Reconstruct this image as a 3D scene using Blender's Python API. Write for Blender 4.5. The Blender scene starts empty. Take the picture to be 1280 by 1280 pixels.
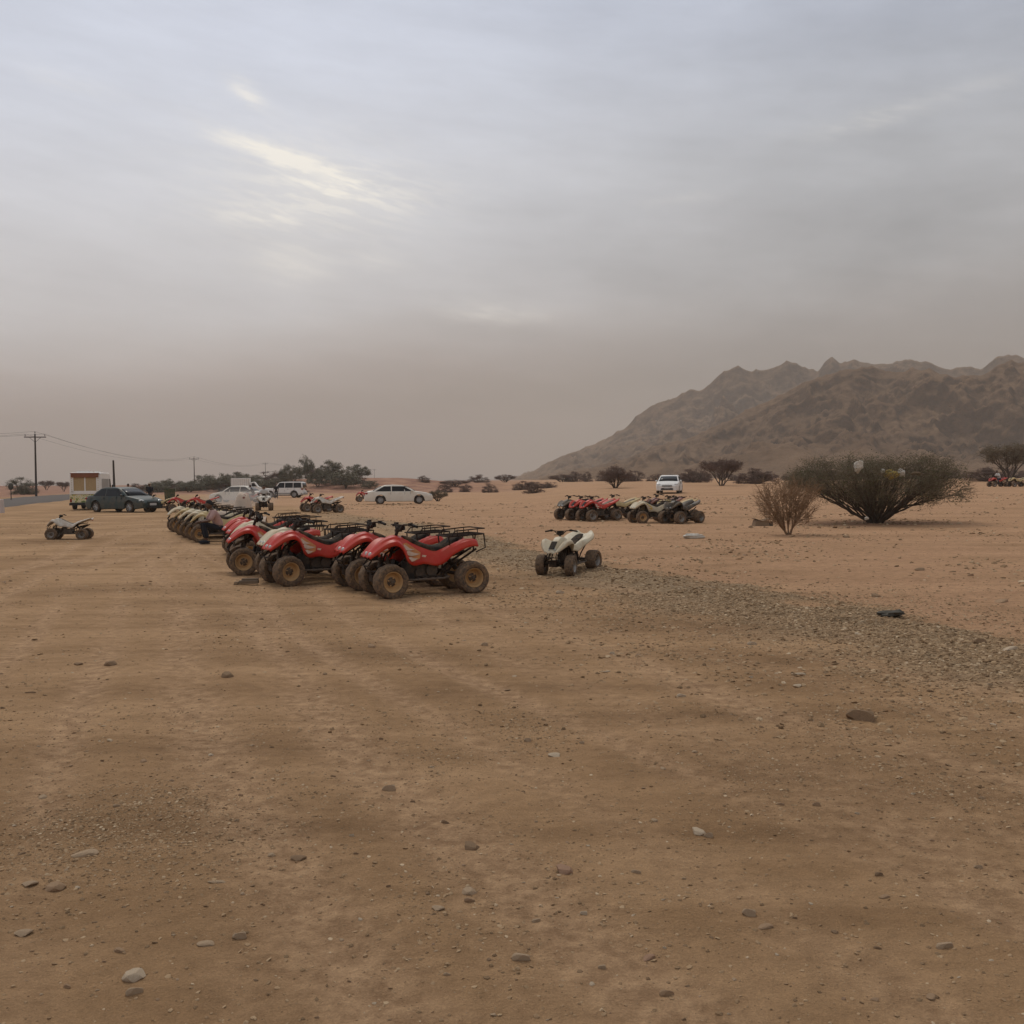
import bpy, bmesh, math, random
import numpy as np
from mathutils import Vector, Matrix
R = math.radians
C = bpy.context.scene.collection
sc = bpy.context.scene
rng = random.Random(7)
nrg = np.random.RandomState(11)

# ------------------------------------------------------------------ camera
CAM_H, FPX, HORIZ, ROLL = 1.55, 1250.0, 603.0, R(0.45)
cam_d = bpy.data.cameras.new('camera')
cam = bpy.data.objects.new('camera', cam_d); C.objects.link(cam); sc.camera = cam
cam_d.sensor_width = 36; cam_d.lens = 36*FPX/1280; cam_d.clip_start = .05; cam_d.clip_end = 12000
PITCH = math.atan((640-HORIZ)/FPX)
cam.matrix_world = (Matrix.Translation((0, 0, CAM_H)) @ Matrix.Rotation(math.pi/2-PITCH, 4, 'X')
                    @ Matrix.Rotation(-ROLL, 4, 'Z'))
CM = cam.matrix_world.copy()

def srgb(r, g, b):
    f = lambda v: (v/255)/12.92 if v/255 <= .04045 else ((v/255+.055)/1.055)**2.4
    return (f(r), f(g), f(b))

# ------------------------------------------------------------------ node helpers
class NT:
    def __init__(s, tree): s.t = tree; s.n = tree.nodes; s.l = tree.links
    def add(s, typ, **kw):
        n = s.n.new(typ)
        for k, v in kw.items(): setattr(n, k, v)
        return n
    def put(s, sock, v):
        if isinstance(v, bpy.types.NodeSocket): s.l.new(v, sock)
        elif v is not None:
            if isinstance(v, (tuple, list)) and len(v) == 3 and sock.type == 'RGBA': v = (*v, 1)
            sock.default_value = v
    def math(s, op, a, b=None, c=None, clamp=False):
        n = s.add('ShaderNodeMath', operation=op, use_clamp=clamp)
        for i, v in enumerate((a, b, c)): s.put(n.inputs[i], v)
        return n.outputs[0]
    def mix(s, f, a, b, typ='MIX'):
        n = s.add('ShaderNodeMix', data_type='RGBA', blend_type=typ, clamp_factor=True)
        s.put(n.inputs[0], f); s.put(n.inputs[6], a); s.put(n.inputs[7], b)
        return n.outputs[2]
    def ramp(s, f, stops, interp='LINEAR'):
        n = s.add('ShaderNodeValToRGB'); n.color_ramp.interpolation = interp
        e = n.color_ramp.elements
        while len(e) < len(stops): e.new(.5)
        for q, (p, c) in zip(e, stops):
            q.position = p
            if not isinstance(c, (tuple, list)): c = (c, c, c)
            q.color = (*c, 1)
        s.put(n.inputs[0], f); return n.outputs[0]
    def noise(s, vec, scale, detail=4, rough=.55, dist=0):
        n = s.add('ShaderNodeTexNoise'); s.put(n.inputs['Vector'], vec)
        n.inputs['Scale'].default_value = scale; n.inputs['Detail'].default_value = detail
        n.inputs['Roughness'].default_value = rough; n.inputs['Distortion'].default_value = dist
        return n.outputs[0]
    def mapping(s, vec, loc=(0,0,0), rot=(0,0,0), scale=(1,1,1)):
        n = s.add('ShaderNodeMapping'); s.put(n.inputs[0], vec)
        n.inputs[1].default_value = loc; n.inputs[2].default_value = rot; n.inputs[3].default_value = scale
        return n.outputs[0]
    def sep(s, v):
        n = s.add('ShaderNodeSeparateXYZ'); s.put(n.inputs[0], v); return n.outputs
    def comb(s, x, y, z):
        n = s.add('ShaderNodeCombineXYZ')
        for i, v in enumerate((x, y, z)): s.put(n.inputs[i], v)
        return n.outputs[0]

# ------------------------------------------------------------------ sky: veil of dust and thin cloud
W = bpy.data.worlds.new('World'); sc.world = W; W.use_nodes = True
T = NT(W.node_tree); W.node_tree.nodes.clear()
dirv = T.add('ShaderNodeTexCoord').outputs['Generated']
dx, dy, dz = T.sep(dirv)
el = T.math('MULTIPLY', T.math('ARCSINE', dz), 180/math.pi)          # degrees
az = T.math('MULTIPLY', T.math('ARCTAN2', dx, dy), 180/math.pi)
elw = T.math('ADD', el, T.math('MULTIPLY', T.math('SUBTRACT', T.noise(T.comb(T.math('MULTIPLY', az, .04), T.math('MULTIPLY', el, .12), 0), 1.0, 5), .5), 4.5))
elw = T.math('ADD', elw, T.math('MULTIPLY', az, -.06))
eln = T.math('DIVIDE', elw, 90, clamp=True)
def S(r, g, b): return srgb(r, g, b)
grad = T.ramp(eln, [(0, S(135,127,115)), (.040, S(143,135,125)), (.060, S(160,151,143)), (.074, S(180,171,166)), (.090, S(198,192,189)),
                    (.112, S(218,217,218)), (.20, S(217,221,229)), (.30, S(210,220,240)), (.55, S(198,200,205)), (1, S(188,189,193))], 'B_SPLINE')
# greyer, heavier veil to the right
veil = T.noise(T.comb(T.math('MULTIPLY', az, .05), T.math('MULTIPLY', el, .11), 3.3), 1.1, 5, .55)
right = T.math('MULTIPLY', T.math('ADD', T.math('MULTIPLY', az, .03), .35, clamp=True), 1.0)
vn = T.ramp(veil, [(.34, 0), (.64, 1)])
vf = T.math('ADD', T.math('MULTIPLY', right, T.math('ADD', T.math('MULTIPLY', vn, .40), .55)), T.math('MULTIPLY', vn, .10), clamp=True)
grad = T.mix(vf, grad, T.ramp(T.math('DIVIDE', el, 90, clamp=True), [(.0, S(143,134,124)), (.07, S(140,135,131)), (.13, S(152,154,156)), (.19, S(172,176,181)), (.28, S(165,174,190)), (.6, S(180,184,192)), (1, S(188,189,193))]))
# thin bright clouds low towards the veiled sun
wx = T.math('MULTIPLY', T.math('SUBTRACT', T.noise(T.comb(T.math('MULTIPLY', az, .10), T.math('MULTIPLY', el, .3), 9), 1.3, 6, .6), .5), 2.2)
wy = T.math('MULTIPLY', T.math('SUBTRACT', T.noise(T.comb(T.math('MULTIPLY', az, .14), T.math('MULTIPLY', el, .25), 21), 1.6, 6, .62), .5), 1.6)
azd, eld = T.math('ADD', az, wx), T.math('ADD', el, wy)
streak = T.ramp(T.noise(T.comb(T.math('MULTIPLY', az, .42), T.math('MULTIPLY', T.math('ADD', el, T.math('MULTIPLY', az, .22)), 2.3), 5), 1.0, 6, .62), [(.45, 0), (.60, 1)])
cl = None
def blob(a0, e0, sa, se, tilt, amp, st=.7):
    """a soft patch of cloud around one direction, broken up by the streak noise"""
    global cl
    da = T.math('SUBTRACT', azd, a0); de = T.math('SUBTRACT', eld, e0)
    de = T.math('SUBTRACT', de, T.math('MULTIPLY', da, tilt))
    q = T.math('ADD', T.math('POWER', T.math('ABSOLUTE', T.math('DIVIDE', da, sa)), 2), T.math('POWER', T.math('ABSOLUTE', T.math('DIVIDE', de, se)), 2))
    g = T.math('MULTIPLY', T.math('POWER', 2.718, T.math('MULTIPLY', q, -1)), amp)
    g = T.math('MULTIPLY', g, T.math('ADD', T.math('MULTIPLY', streak, st), 1-st))
    cl = g if cl is None else T.math('ADD', cl, g)
for b in [(-12.9, 17.6, 2.7, .40, -.30, 1.25, .35), (-11.0, 15.8, 6.0, 2.6, 0, .20, .4), (-10.6, 16.6, 2.6, .9, -.2, .55, .6), (-14.5, 20.6, .9, .55, -.4, .6, .5),
          (-8.5, 15.9, 4.5, 1.2, 0, .32, .7), (-13.5, 14.6, 2.6, .55, 0, .42, .6), (-12.3, 12.0, 2.3, 1.0, -.1, .34, .3),
          (-7.2, 12.3, 1.5, .5, 0, .18, .3), (-1.0, 9.6, 3.0, .55, -.1, .34, .5), (-23.5, 20.2, 2.5, .5, -.1, .12, .5),
          (20.0, 18.6, 4.5, .5, .12, .18, .6), (25.5, 19.6, 1.2, .3, .1, .14, .4), (9.5, 15.3, 2.2, .3, 0, .1, .4),
          (-11.5, 15.5, 9.0, 4.5, 0, .10, .5)]:
    blob(*b)
tex = T.noise(T.comb(T.math('MULTIPLY', az, .11), T.math('MULTIPLY', T.math('ADD', el, T.math('MULTIPLY', az, .1)), .55), 31), 1.0, 9, .62)
gs = T.add('ShaderNodeVectorMath', operation='SCALE'); T.put(gs.inputs[0], grad); T.put(gs.inputs['Scale'], T.math('ADD', T.math('MULTIPLY', tex, .34), .89)); grad = gs.outputs[0]
grad = T.mix(T.math('MULTIPLY', cl, 1.15, clamp=True), grad, (1.08, 1.04, .95))
sky = T.add('ShaderNodeTexSky', sky_type='NISHITA', sun_disc=False)
SUN_EL, SUN_AZ = R(52), R(-20)
sky.sun_elevation = SUN_EL; sky.sun_rotation = SUN_AZ; sky.dust_density = 4
bright = T.add('ShaderNodeVectorMath', operation='SCALE'); T.put(bright.inputs[0], grad); bright.inputs['Scale'].default_value = 10.0
bg = T.add('ShaderNodeBackground'); bg.inputs['Strength'].default_value = .1
T.put(bg.inputs[0], T.mix(.95, sky.outputs[0], bright.outputs[0]))
T.l.new(bg.outputs[0], T.add('ShaderNodeOutputWorld').inputs[0])

sun_d = bpy.data.lights.new('sun', 'SUN'); sun = bpy.data.objects.new('sun', sun_d); C.objects.link(sun)
sun_d.energy = 1.15; sun_d.angle = R(16); sun_d.color = (1, .93, .82)
sv = Vector((math.sin(SUN_AZ)*math.cos(SUN_EL), math.cos(SUN_AZ)*math.cos(SUN_EL), math.sin(SUN_EL)))
sun.rotation_euler = sv.to_track_quat('Z', 'Y').to_euler()
sun.location = (0, 0, 300)
sc.view_settings.view_transform = 'Standard'; sc.view_settings.look = 'None'
sc.view_settings.exposure = 0; sc.view_settings.gamma = 1; sc.view_settings.use_curve_mapping = False
sc.cycles.max_bounces = 6; sc.cycles.volume_bounces = 1; sc.cycles.diffuse_bounces = 3
sc.cycles.transparent_max_bounces = 12; sc.cycles.use_denoising = True

# ------------------------------------------------------------------ object helpers
def tag(o, label=None, cat=None, group=None, kind=None):
    if label: o['label'] = label
    if cat: o['category'] = cat
    if group: o['group'] = group
    if kind: o['kind'] = kind
    return o
def mesh_np(name, V, F, mat=None, smooth=True, attrs=None):
    """numpy vertices, quads or triangles -> mesh"""
    V = np.asarray(V, dtype=np.float32); F = np.asarray(F, dtype=np.int32)
    me = bpy.data.meshes.new(name); k = F.shape[1]
    me.vertices.add(len(V)); me.vertices.foreach_set('co', V.ravel())
    me.loops.add(F.size); me.loops.foreach_set('vertex_index', F.ravel())
    me.polygons.add(len(F)); me.polygons.foreach_set('loop_start', np.arange(0, F.size, k, dtype=np.int32))
    me.polygons.foreach_set('use_smooth', np.full(len(F), smooth))
    if attrs:
        for n, a in attrs.items():
            at = me.attributes.new(n, 'FLOAT', 'POINT'); at.data.foreach_set('value', np.asarray(a, dtype=np.float32).ravel())
    me.update(calc_edges=True)
    if mat: me.materials.append(mat)
    return me
def link(name, me, parent=None, loc=None, rot=None, mats=None):
    o = bpy.data.objects.new(name, me); C.objects.link(o)
    if parent: o.parent = parent
    if loc is not None: o.location = loc
    if rot is not None: o.rotation_euler = rot
    if mats and me is not None:
        for i, m in enumerate(mats):
            o.material_slots[i].link = 'OBJECT'; o.material_slots[i].material = m
    return o
def empty(name, loc=(0,0,0), rz=0, scale=1):
    o = bpy.data.objects.new(name, None); C.objects.link(o); o.empty_display_size = .2
    o.location = loc; o.rotation_euler = (0, 0, rz); o.scale = (scale,)*3
    return o
def material(name, col, rough=.7, metal=0, var=.12, vscale=3, bump=0, bscale=40, dust=0, coat=0, spec=.4):
    """procedural paint / rubber / metal: colour broken up by noise, optional dust film on what faces up"""
    m = bpy.data.materials.new(name); m.use_nodes = True
    t = NT(m.node_tree); b = m.node_tree.nodes['Principled BSDF']
    pos = t.add('ShaderNodeTexCoord').outputs['Object']
    n = t.noise(pos, vscale, 5, .6)
    f = t.math('ADD', t.math('MULTIPLY', n, 2*var), 1-var)
    v = t.add('ShaderNodeVectorMath', operation='SCALE'); v.inputs[0].default_value = col[:3]; t.put(v.inputs['Scale'], f)
    c = v.outputs[0]
    t.put(b.inputs['Roughness'], rough)
    if dust:
        d = t.ramp(t.noise(pos, vscale*1.7, 6, .65), [(.38, 0), (.72, 1)])
        d = t.math('MULTIPLY', d, dust)
        c = t.mix(d, c, srgb(168, 134, 98))
        t.put(b.inputs['Roughness'], t.math('ADD', t.math('MULTIPLY', d, .5), rough, clamp=True))
    t.put(b.inputs['Base Color'], c)
    b.inputs['Metallic'].default_value = metal; b.inputs['Specular IOR Level'].default_value = spec
    b.inputs['Coat Weight'].default_value = coat
    if bump:
        bn = t.add('ShaderNodeBump'); bn.inputs['Strength'].default_value = bump; bn.inputs['Distance'].default_value = .01
        t.put(bn.inputs['Height'], t.noise(pos, bscale, 5)); t.l.new(bn.outputs[0], b.inputs['Normal'])
    return m

# ------------------------------------------------------------------ terrain height
def sst(a, b, x):
    t = np.clip((x-a)/(b-a), 0, 1); return t*t*(3-2*t)
_tab = nrg.rand(256, 256)
def vnoise(x, y):
    x = np.asarray(x, dtype=float); y = np.asarray(y, dtype=float)
    xi = np.floor(x).astype(int); yi = np.floor(y).astype(int); fx = x-xi; fy = y-yi
    fx = fx*fx*(3-2*fx); fy = fy*fy*(3-2*fy)
    a = _tab[xi & 255, yi & 255]; b = _tab[(xi+1) & 255, yi & 255]; c = _tab[xi & 255, (yi+1) & 255]; d = _tab[(xi+1) & 255, (yi+1) & 255]
    return (a*(1-fx)+b*fx)*(1-fy)+(c*(1-fx)+d*fx)*fy
def fbm(x, y, o=4, g=.5):
    s = 0; a = 1; t = 0
    for i in range(o):
        s = s+a*vnoise(x*2**i+17.3*i, y*2**i+5.1*i); t += a; a *= g
    return s/t
def ridged(x, y, o=5, g=.5):
    s = 0; a = 1; t = 0; w = 1
    for i in range(o):
        n = 1-np.abs(2*vnoise(x*2**i+31.7*i, y*2**i+11.9*i)-1); n = n*n
        s = s+a*n*w; t += a; a *= g; w = np.clip(n*1.6, 0, 1)
    return s/t
# edge between the driven dirt and the redder sand: a line of pushed-up gravel
EDGE = np.array([(16,-14),(8.6,1),(6.6,5),(4.7,9),(3.1,14.5),(1.6,18.2),(-2,31),(-8,50),(-20,80)], dtype=float)
def edge_dist(x, y):
    x = np.asarray(x, dtype=float); y = np.asarray(y, dtype=float)
    best = np.full(np.broadcast(x, y).shape, 1e9); sg = np.zeros_like(best)
    for (ax, ay), (bx, by) in zip(EDGE[:-1], EDGE[1:]):
        ux, uy = bx-ax, by-ay; L = math.hypot(ux, uy)
        t = np.clip(((x-ax)*ux+(y-ay)*uy)/L**2, 0, 1)
        d = np.hypot(x-ax-t*ux, y-ay-t*uy); s = (uy*(x-ax)-ux*(y-ay))/L
        m = d < best; best = np.where(m, d, best); sg = np.where(m, np.sign(s), sg)
    return best*sg+(fbm(x*.9, y*.9, 3)-.5)*1.3+(fbm(x*3.3, y*3.3, 3)-.5)*.7
TRACKS = [(2.75,-.46,.006),(4.6,-.50,.010),(1.3,-.44,.004),(-.4,-.48,.012),(-2.1,-.42,.006),(6.8,-.58,.012),(.4,-.30,-.004),(8.6,-.62,.014),(3.6,-.30,-.008),(-3.6,-.36,.010)]
def track_mask(x, y):
    m = 0
    for i, (c0, k, c2) in enumerate(TRACKS):
        for s in (-.42, .42):
            q = (x-(c0+s+k*y+c2*y*y*.5+.16*np.sin(y*.45+i)))/(.15+.05*(i % 3))
            m = np.maximum(m, np.exp(-np.abs(q)**2.5)*(.35+.65*sst(.35, .62, fbm(x*.5+i, y*.35+3*i, 2))))
    return m*(np.asarray(y) > 0)
def height(x, y):
    x = np.asarray(x, dtype=float); y = np.asarray(y, dtype=float)
    a = x/np.maximum(y, 1.0); yy = np.maximum(y, 0)
    wr = sst(-.02, .12, a); wl = 1-sst(-.46, -.38, a)
    riseR = 1.5*np.clip((yy-40)/105, 0, 1)
    riseM = (1.5+1.3*(1-sst(-.12, -.04, a))*sst(-.3, -.2, a))*sst(188, 222, yy)
    rw = -.9555*(x+21.5)-.295*(y-20.)                    # metres left of the road's near edge
    riseM = riseM*(1-np.exp(-((rw-4)/22)**2)*(rw > -60))
    riseL = 1.7*sst(11, 48, rw)
    h = wr*riseR+(1-wr)*(riseM*(rw < 4)+riseL)
    h = h+np.clip(yy-220, 0, 3000)*.0035*sst(-.3, .1, a)
    h = h+(fbm(x*.09, y*.09, 3)-.5)*.18*sst(6, 30, yy)+(fbm(x*.7, y*.7, 3)-.5)*.05
    dry = np.hypot(x, y)
    h = h+(fbm(x*3.1, y*3.1, 4)-.5)*.022*(1-sst(30, 60, dry))
    h = h+(fbm(x*9.0, y*9.0, 3)-.5)*.016*(1-sst(8, 16, dry))
    e = edge_dist(x, y)
    h = h+.07*np.exp(-((e+.35)/.55)**2)*(1-sst(30, 60, dry))
    h = h-.03*sst(0, 2, e)*(1-sst(30, 60, dry))
    # shallow wheel ruts running across the dirt
    tr = track_mask(x, y); h = h-.012*tr*(1-sst(25, 45, dry))
    for (k, c0, w) in () and ((-.43, 2.7, .13), (-.43, 3.9, .13), (-.52, .2, .12), (-.52, 1.4, .12), (-.22, -1.9, .13), (-.22, -.7, .13)):
        q = (x-c0-k*y+.25*np.sin(y*.5+c0))/w
        h = h-.012*np.exp(-q*q)*(1-sst(20, 30, dry))
    return h
def h1(x, y): return float(height(np.array([x]), np.array([y]))[0])
def ray(px, py):
    u = Vector(((px-640)/FPX, (640-py)/FPX, -1)); return (CM.to_3x3() @ u).normalized()
def spot(px, py, far=400):
    """the point of ground seen at a pixel of the 1280 px photograph"""
    d = ray(px, py); s = np.geomspace(1.5, far, 4000)
    X, Y, Z = d.x*s, d.y*s, CAM_H+d.z*s
    k = np.argmax(Z < height(X, Y))
    if k == 0: k = 3999
    return Vector((X[k], Y[k], h1(X[k], Y[k])))
def at_dist(px, dist):
    d = ray(px, HORIZ); x = d.x/d.y*dist
    return Vector((x, dist, h1(x, dist)))

# ------------------------------------------------------------------ ground sheet
def ground():
    azs = np.concatenate([np.linspace(-180, -46, 34)[:-1], np.linspace(-46, -31, 40)[:-1], np.linspace(-31, 31, 620), np.linspace(31, 46, 40)[1:], np.linspace(46, 180, 34)[1:]])
    azs = azs[:-1]; n = len(azs)
    rs = np.concatenate([np.geomspace(.4, 2.2, 12)[:-1], np.geomspace(2.2, 40, 430)[:-1], np.geomspace(40, 5200, 170)]); m = len(rs)
    A, Rr = np.meshgrid(np.radians(azs), rs)
    X, Y = np.sin(A)*Rr, np.cos(A)*Rr; Z = height(X, Y)
    V = np.stack([X, Y, Z], -1).reshape(-1, 3)
    i, j = np.meshgrid(np.arange(m-1), np.arange(n), indexing='ij'); j2 = (j+1) % n
    F = np.stack([i*n+j, (i+1)*n+j, (i+1)*n+j2, i*n+j2], -1).reshape(-1, 4)[:, ::-1]
    V = np.vstack([V, [[0, 0, h1(0, 0)]]])
    e = edge_dist(V[:, 0], V[:, 1]); far = 1-sst(36, 60, V[:, 1])
    grav = .8*sst(-2.4, -1.0, e)*(1-sst(-.25, .35, e))*far
    red = sst(-.3, .8, e)
    a = V[:, 0]/np.maximum(V[:, 1], 1)
    rw = -.9555*(V[:, 0]+21.5)-.295*(V[:, 1]-20.); berm = sst(150, 185, V[:, 1])*(1-sst(-.08, .06, a))*(rw < 0)+sst(9, 14, rw)
    tree_patch = np.zeros(len(V))
    T0 = spot(1095, 654); tree_patch = 1-sst(.35, 1.1, np.hypot((V[:, 0]-T0.x)/3.6, (V[:, 1]-T0.y)/3.0)+.25*(fbm(V[:, 0], V[:, 1], 3)-.5))  # ground colour darkened in a round patch under the thorn tree
    Tm = bpy.data.materials.new('dirt'); Tm.use_nodes = True; t = NT(Tm.node_tree); b = Tm.node_tree.nodes['Principled BSDF']
    pos = t.add('ShaderNodeNewGeometry').outputs['Position']
    def at(nm):
        q = t.add('ShaderNodeAttribute'); q.attribute_name = nm; return q.outputs['Fac']
    big = t.noise(pos, .35, 5, .6)
    st = t.noise(t.mapping(pos, rot=(0, 0, R(-113)), scale=(.17, 1.5, 1)), 1.0, 6, .62, .4)
    st2 = t.noise(t.mapping(pos, rot=(0, 0, R(-12)), scale=(.10, .9, 1)), 1.0, 6, .62, .4)
    fine = t.noise(pos, 9, 8, .72)
    grit = t.noise(pos, 130, 6, .75)
    base = t.ramp(t.math('ADD', t.math('MULTIPLY', st, .5), t.math('MULTIPLY', big, .5)), [(.38, srgb(136,105,73)), (.5, srgb(161,127,91)), (.62, srgb(183,147,109))])
    base = t.mix(t.ramp(st2, [(.5, 0), (.66, .5)]), base, srgb(186,149,110))
    red_c = t.ramp(t.math('ADD', t.math('MULTIPLY', st2, .5), t.math('MULTIPLY', fine, .5)), [(.36, srgb(160,123,91)), (.62, srgb(188,148,113))])
    base = t.mix(t.math('MULTIPLY', at('red'), t.ramp(big, [(.3, .5), (.6, 1)])), base, red_c)
    base = t.mix(at('berm'), base, t.ramp(big, [(.4, srgb(134,96,78)), (.6, srgb(164,124,98))]))
    base = t.mix(at('gravel'), base, t.ramp(fine, [(.36, srgb(118,100,78)), (.62, srgb(156,135,106))]))
    base = t.mix(t.math('MULTIPLY', at('track'), .6), base, t.ramp(fine, [(.4, srgb(160,126,94)), (.6, srgb(198,162,125))]))
    base = t.mix(t.math('MULTIPLY', at('under_tree'), .55), base, srgb(116,84,66))
    vv = t.math('ADD', t.math('MULTIPLY', fine, .7), t.math('MULTIPLY', grit, 1.1))
    sc1 = t.add('ShaderNodeVectorMath', operation='SCALE'); t.put(sc1.inputs[0], base); t.put(sc1.inputs['Scale'], t.math('ADD', vv, .13))
    t.put(b.inputs['Base Color'], sc1.outputs[0]); b.inputs['Roughness'].default_value = .95; b.inputs['Specular IOR Level'].default_value = .15
    hgt = t.math('ADD', t.math('MULTIPLY', fine, .06), t.math('MULTIPLY', grit, .010))
    vor = t.add('ShaderNodeTexVoronoi'); t.put(vor.inputs['Vector'], pos); vor.inputs['Scale'].default_value = 55
    hgt = t.math('ADD', hgt, t.math('MULTIPLY', t.ramp(vor.outputs['Distance'], [(.0, 1), (.45, 0)]), t.math('MULTIPLY', t.ramp(t.noise(pos, 6, 3), [(.42, 0), (.62, 1)]), .004)))
    bn = t.add('ShaderNodeBump'); bn.inputs['Strength'].default_value = .9; bn.inputs['Distance'].default_value = 1.0
    t.put(bn.inputs['Height'], hgt); t.l.new(bn.outputs[0], b.inputs['Normal'])
    me = mesh_np('ground', V, F, Tm, True, {'gravel': grav, 'red': red, 'berm': np.clip(berm, 0, 1), 'under_tree': tree_patch, 'track': track_mask(V[:, 0], V[:, 1])*(1-sst(25, 45, V[:, 1]))})
    k = len(V)-1
    bm = bmesh.new(); bm.from_mesh(me); bm.verts.ensure_lookup_table()
    for j in range(n): bm.faces.new((bm.verts[k], bm.verts[j], bm.verts[(j+1) % n])).smooth = True
    bm.normal_update(); bm.to_mesh(me); bm.free()
    me.update()
    o = link('ground', me); tag(o, 'bare brown dirt lot turning to redder sand on the right', None, None, 'structure')
    return o
ground()

# asphalt road, running away at the left, edges lifted a few cm
def road():
    m = material('asphalt', (.085, .066, .052), .9, var=.25, vscale=.4, bump=.3, bscale=60)
    p0 = np.array((-21.5, 20.)); u = np.array((-.295, .9555)); nrm = np.array((-.9555, -.295))
    us = np.concatenate([np.linspace(-60, 200, 131), np.linspace(210, 1500, 60)]); ws = np.array([-.6, 0, 2, 4, 6, 8, 8.6]); V = []
    for s in us:
        for w in ws:
            p = p0+u*s+nrm*(w-.0); V.append((p[0], p[1], 0))
    V = np.array(V); V[:, 2] = height(V[:, 0], V[:, 1])
    k = len(ws)
    Z = V[:, 2].reshape(-1, k); Z[:, 1:-1] = Z.max(1)[:, None]+.08; Z[:, 0] -= .05; Z[:, -1] -= .05; V[:, 2] = Z.ravel()
    i, j = np.meshgrid(np.arange(len(us)-1), np.arange(k-1), indexing='ij')
    F = np.stack([i*k+j, (i+1)*k+j, (i+1)*k+j+1, i*k+j+1], -1).reshape(-1, 4)
    tag(link('road', mesh_np('road', V, F, m, False)), 'grey asphalt road crossing the left of the lot', None, None, 'structure')
road()

# ------------------------------------------------------------------ mountains
SKY1 = [(560,606),(640,600),(665,590),(700,570),(745,555),(780,534),(815,505),(840,496),(860,488),(880,487),(905,463),(925,458),(940,462),(965,458),(985,450),(1003,457),(1022,462),(1030,453),(1040,445),(1050,453),(1065,450),(1085,453),(1110,456),(1140,448),(1165,454),(1190,461),(1205,456),(1225,462),(1245,448),(1262,444),(1285,446),(1330,455),(1400,440),(1500,470),(1650,500),(1850,540),(2100,580),(2300,600)]
SKY2 = [(600,603),(680,597),(740,585),(800,566),(850,549),(905,530),(950,505),(1000,480),(1040,464),(1080,458),(1120,463),(1160,462),(1195,470),(1225,468),(1262,452),(1300,455),(1400,462),(1550,500),(1750,545),(2000,585),(2200,600)]
def skyline(px_list):
    a, e = [], []
    for x, y in px_list:
        d = ray(x, y); a.append(math.atan2(d.x, d.y)); e.append(d.z/math.hypot(d.x, d.y))
    return np.array(a), np.maximum(np.array(e), 0)
def mountain(px_list, r_foot, r_ridge, r_back, seed, spur, na=520, nr=170):
    a0, e0 = skyline(px_list)
    A1 = np.linspace(a0[0], a0[-1], na); E1 = np.interp(A1, a0, e0); E1 = E1*(1+.028*(ridged(A1*80+seed, A1*0+seed, 3, .6)-.45)*np.clip(E1/.04, 0, 1))
    Rg = r_ridge+150*(fbm(A1*9+seed, A1*0+seed, 3)-.5)
    tt = np.concatenate([np.linspace(0, 1, nr), 1+np.linspace(0, 1, nr//4)[1:]**1.2])
    V = []
    Ag, Tg = np.meshgrid(A1, tt)
    Rf = r_foot+60*(fbm(A1*14+seed, A1*0+3, 3)-.5)
    Rr = np.where(Tg <= 1, Rf+(Rg-Rf)*Tg, Rg+(r_back-Rg)*(Tg-1))
    Hr = E1*Rg+CAM_H
    X, Y = np.sin(Ag)*Rr, np.cos(Ag)*Rr
    warp = 60*(fbm(X*.006+seed, Y*.006, 3)-.5)
    rd = ridged((X+warp)*spur+seed, (Y-warp)*spur*.55+seed, 6, .52)
    prof = np.where(Tg <= 1, (.30*np.clip(Tg, 0, 1)**.9+.70*np.clip(Tg, 0, 1)**2.0), np.clip(2-Tg, 0, 1)**1.5)
    amp = np.where(Tg <= 1, 4*Tg*(1-Tg), 0)
    z0 = height(np.sin(A1)*Rf, np.cos(A1)*Rf)-2
    Z = z0+(Hr-z0)*np.clip(prof*(1-.30*amp)+.95*amp*(rd-.30)*np.clip(prof+.30, 0, 1), 0, 2)
    gul = ridged(X*.0105+seed+1.6*fbm(X*.006, Y*.006, 3), Y*.0062-X*.004+seed, 5, .58)
    Z = Z+(gul-.45)*.34*(Hr-z0)*np.clip(4*Tg*(1-Tg), 0, 1)*(Tg < 1)*np.clip(prof+.15, 0, 1)
    fine = (ridged(X*.035+seed, Y*.035, 5, .62)-.4)*17*np.clip(prof*4, 0, 1)*(Hr > 6)
    Z = Z+fine*np.where(np.abs(Tg-1) < .04, .35, 1)
    Zmax = CAM_H+E1*Rr*.985
    Z = np.where((Tg < .985), np.minimum(Z, np.maximum(Zmax, z0)), Z)
    return np.stack([X, Y, Z], -1), prof
def mountain_obj(name, label, V, prof, mat):
    m, n = V.shape[:2]
    i, j = np.meshgrid(np.arange(m-1), np.arange(n-1), indexing='ij')
    F = np.stack([i*n+j, i*n+j+1, (i+1)*n+j+1, (i+1)*n+j], -1).reshape(-1, 4)
    me = mesh_np(name, V.reshape(-1, 3), F, mat, True)
    return tag(link(name, me), label, None, None, 'structure')
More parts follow.
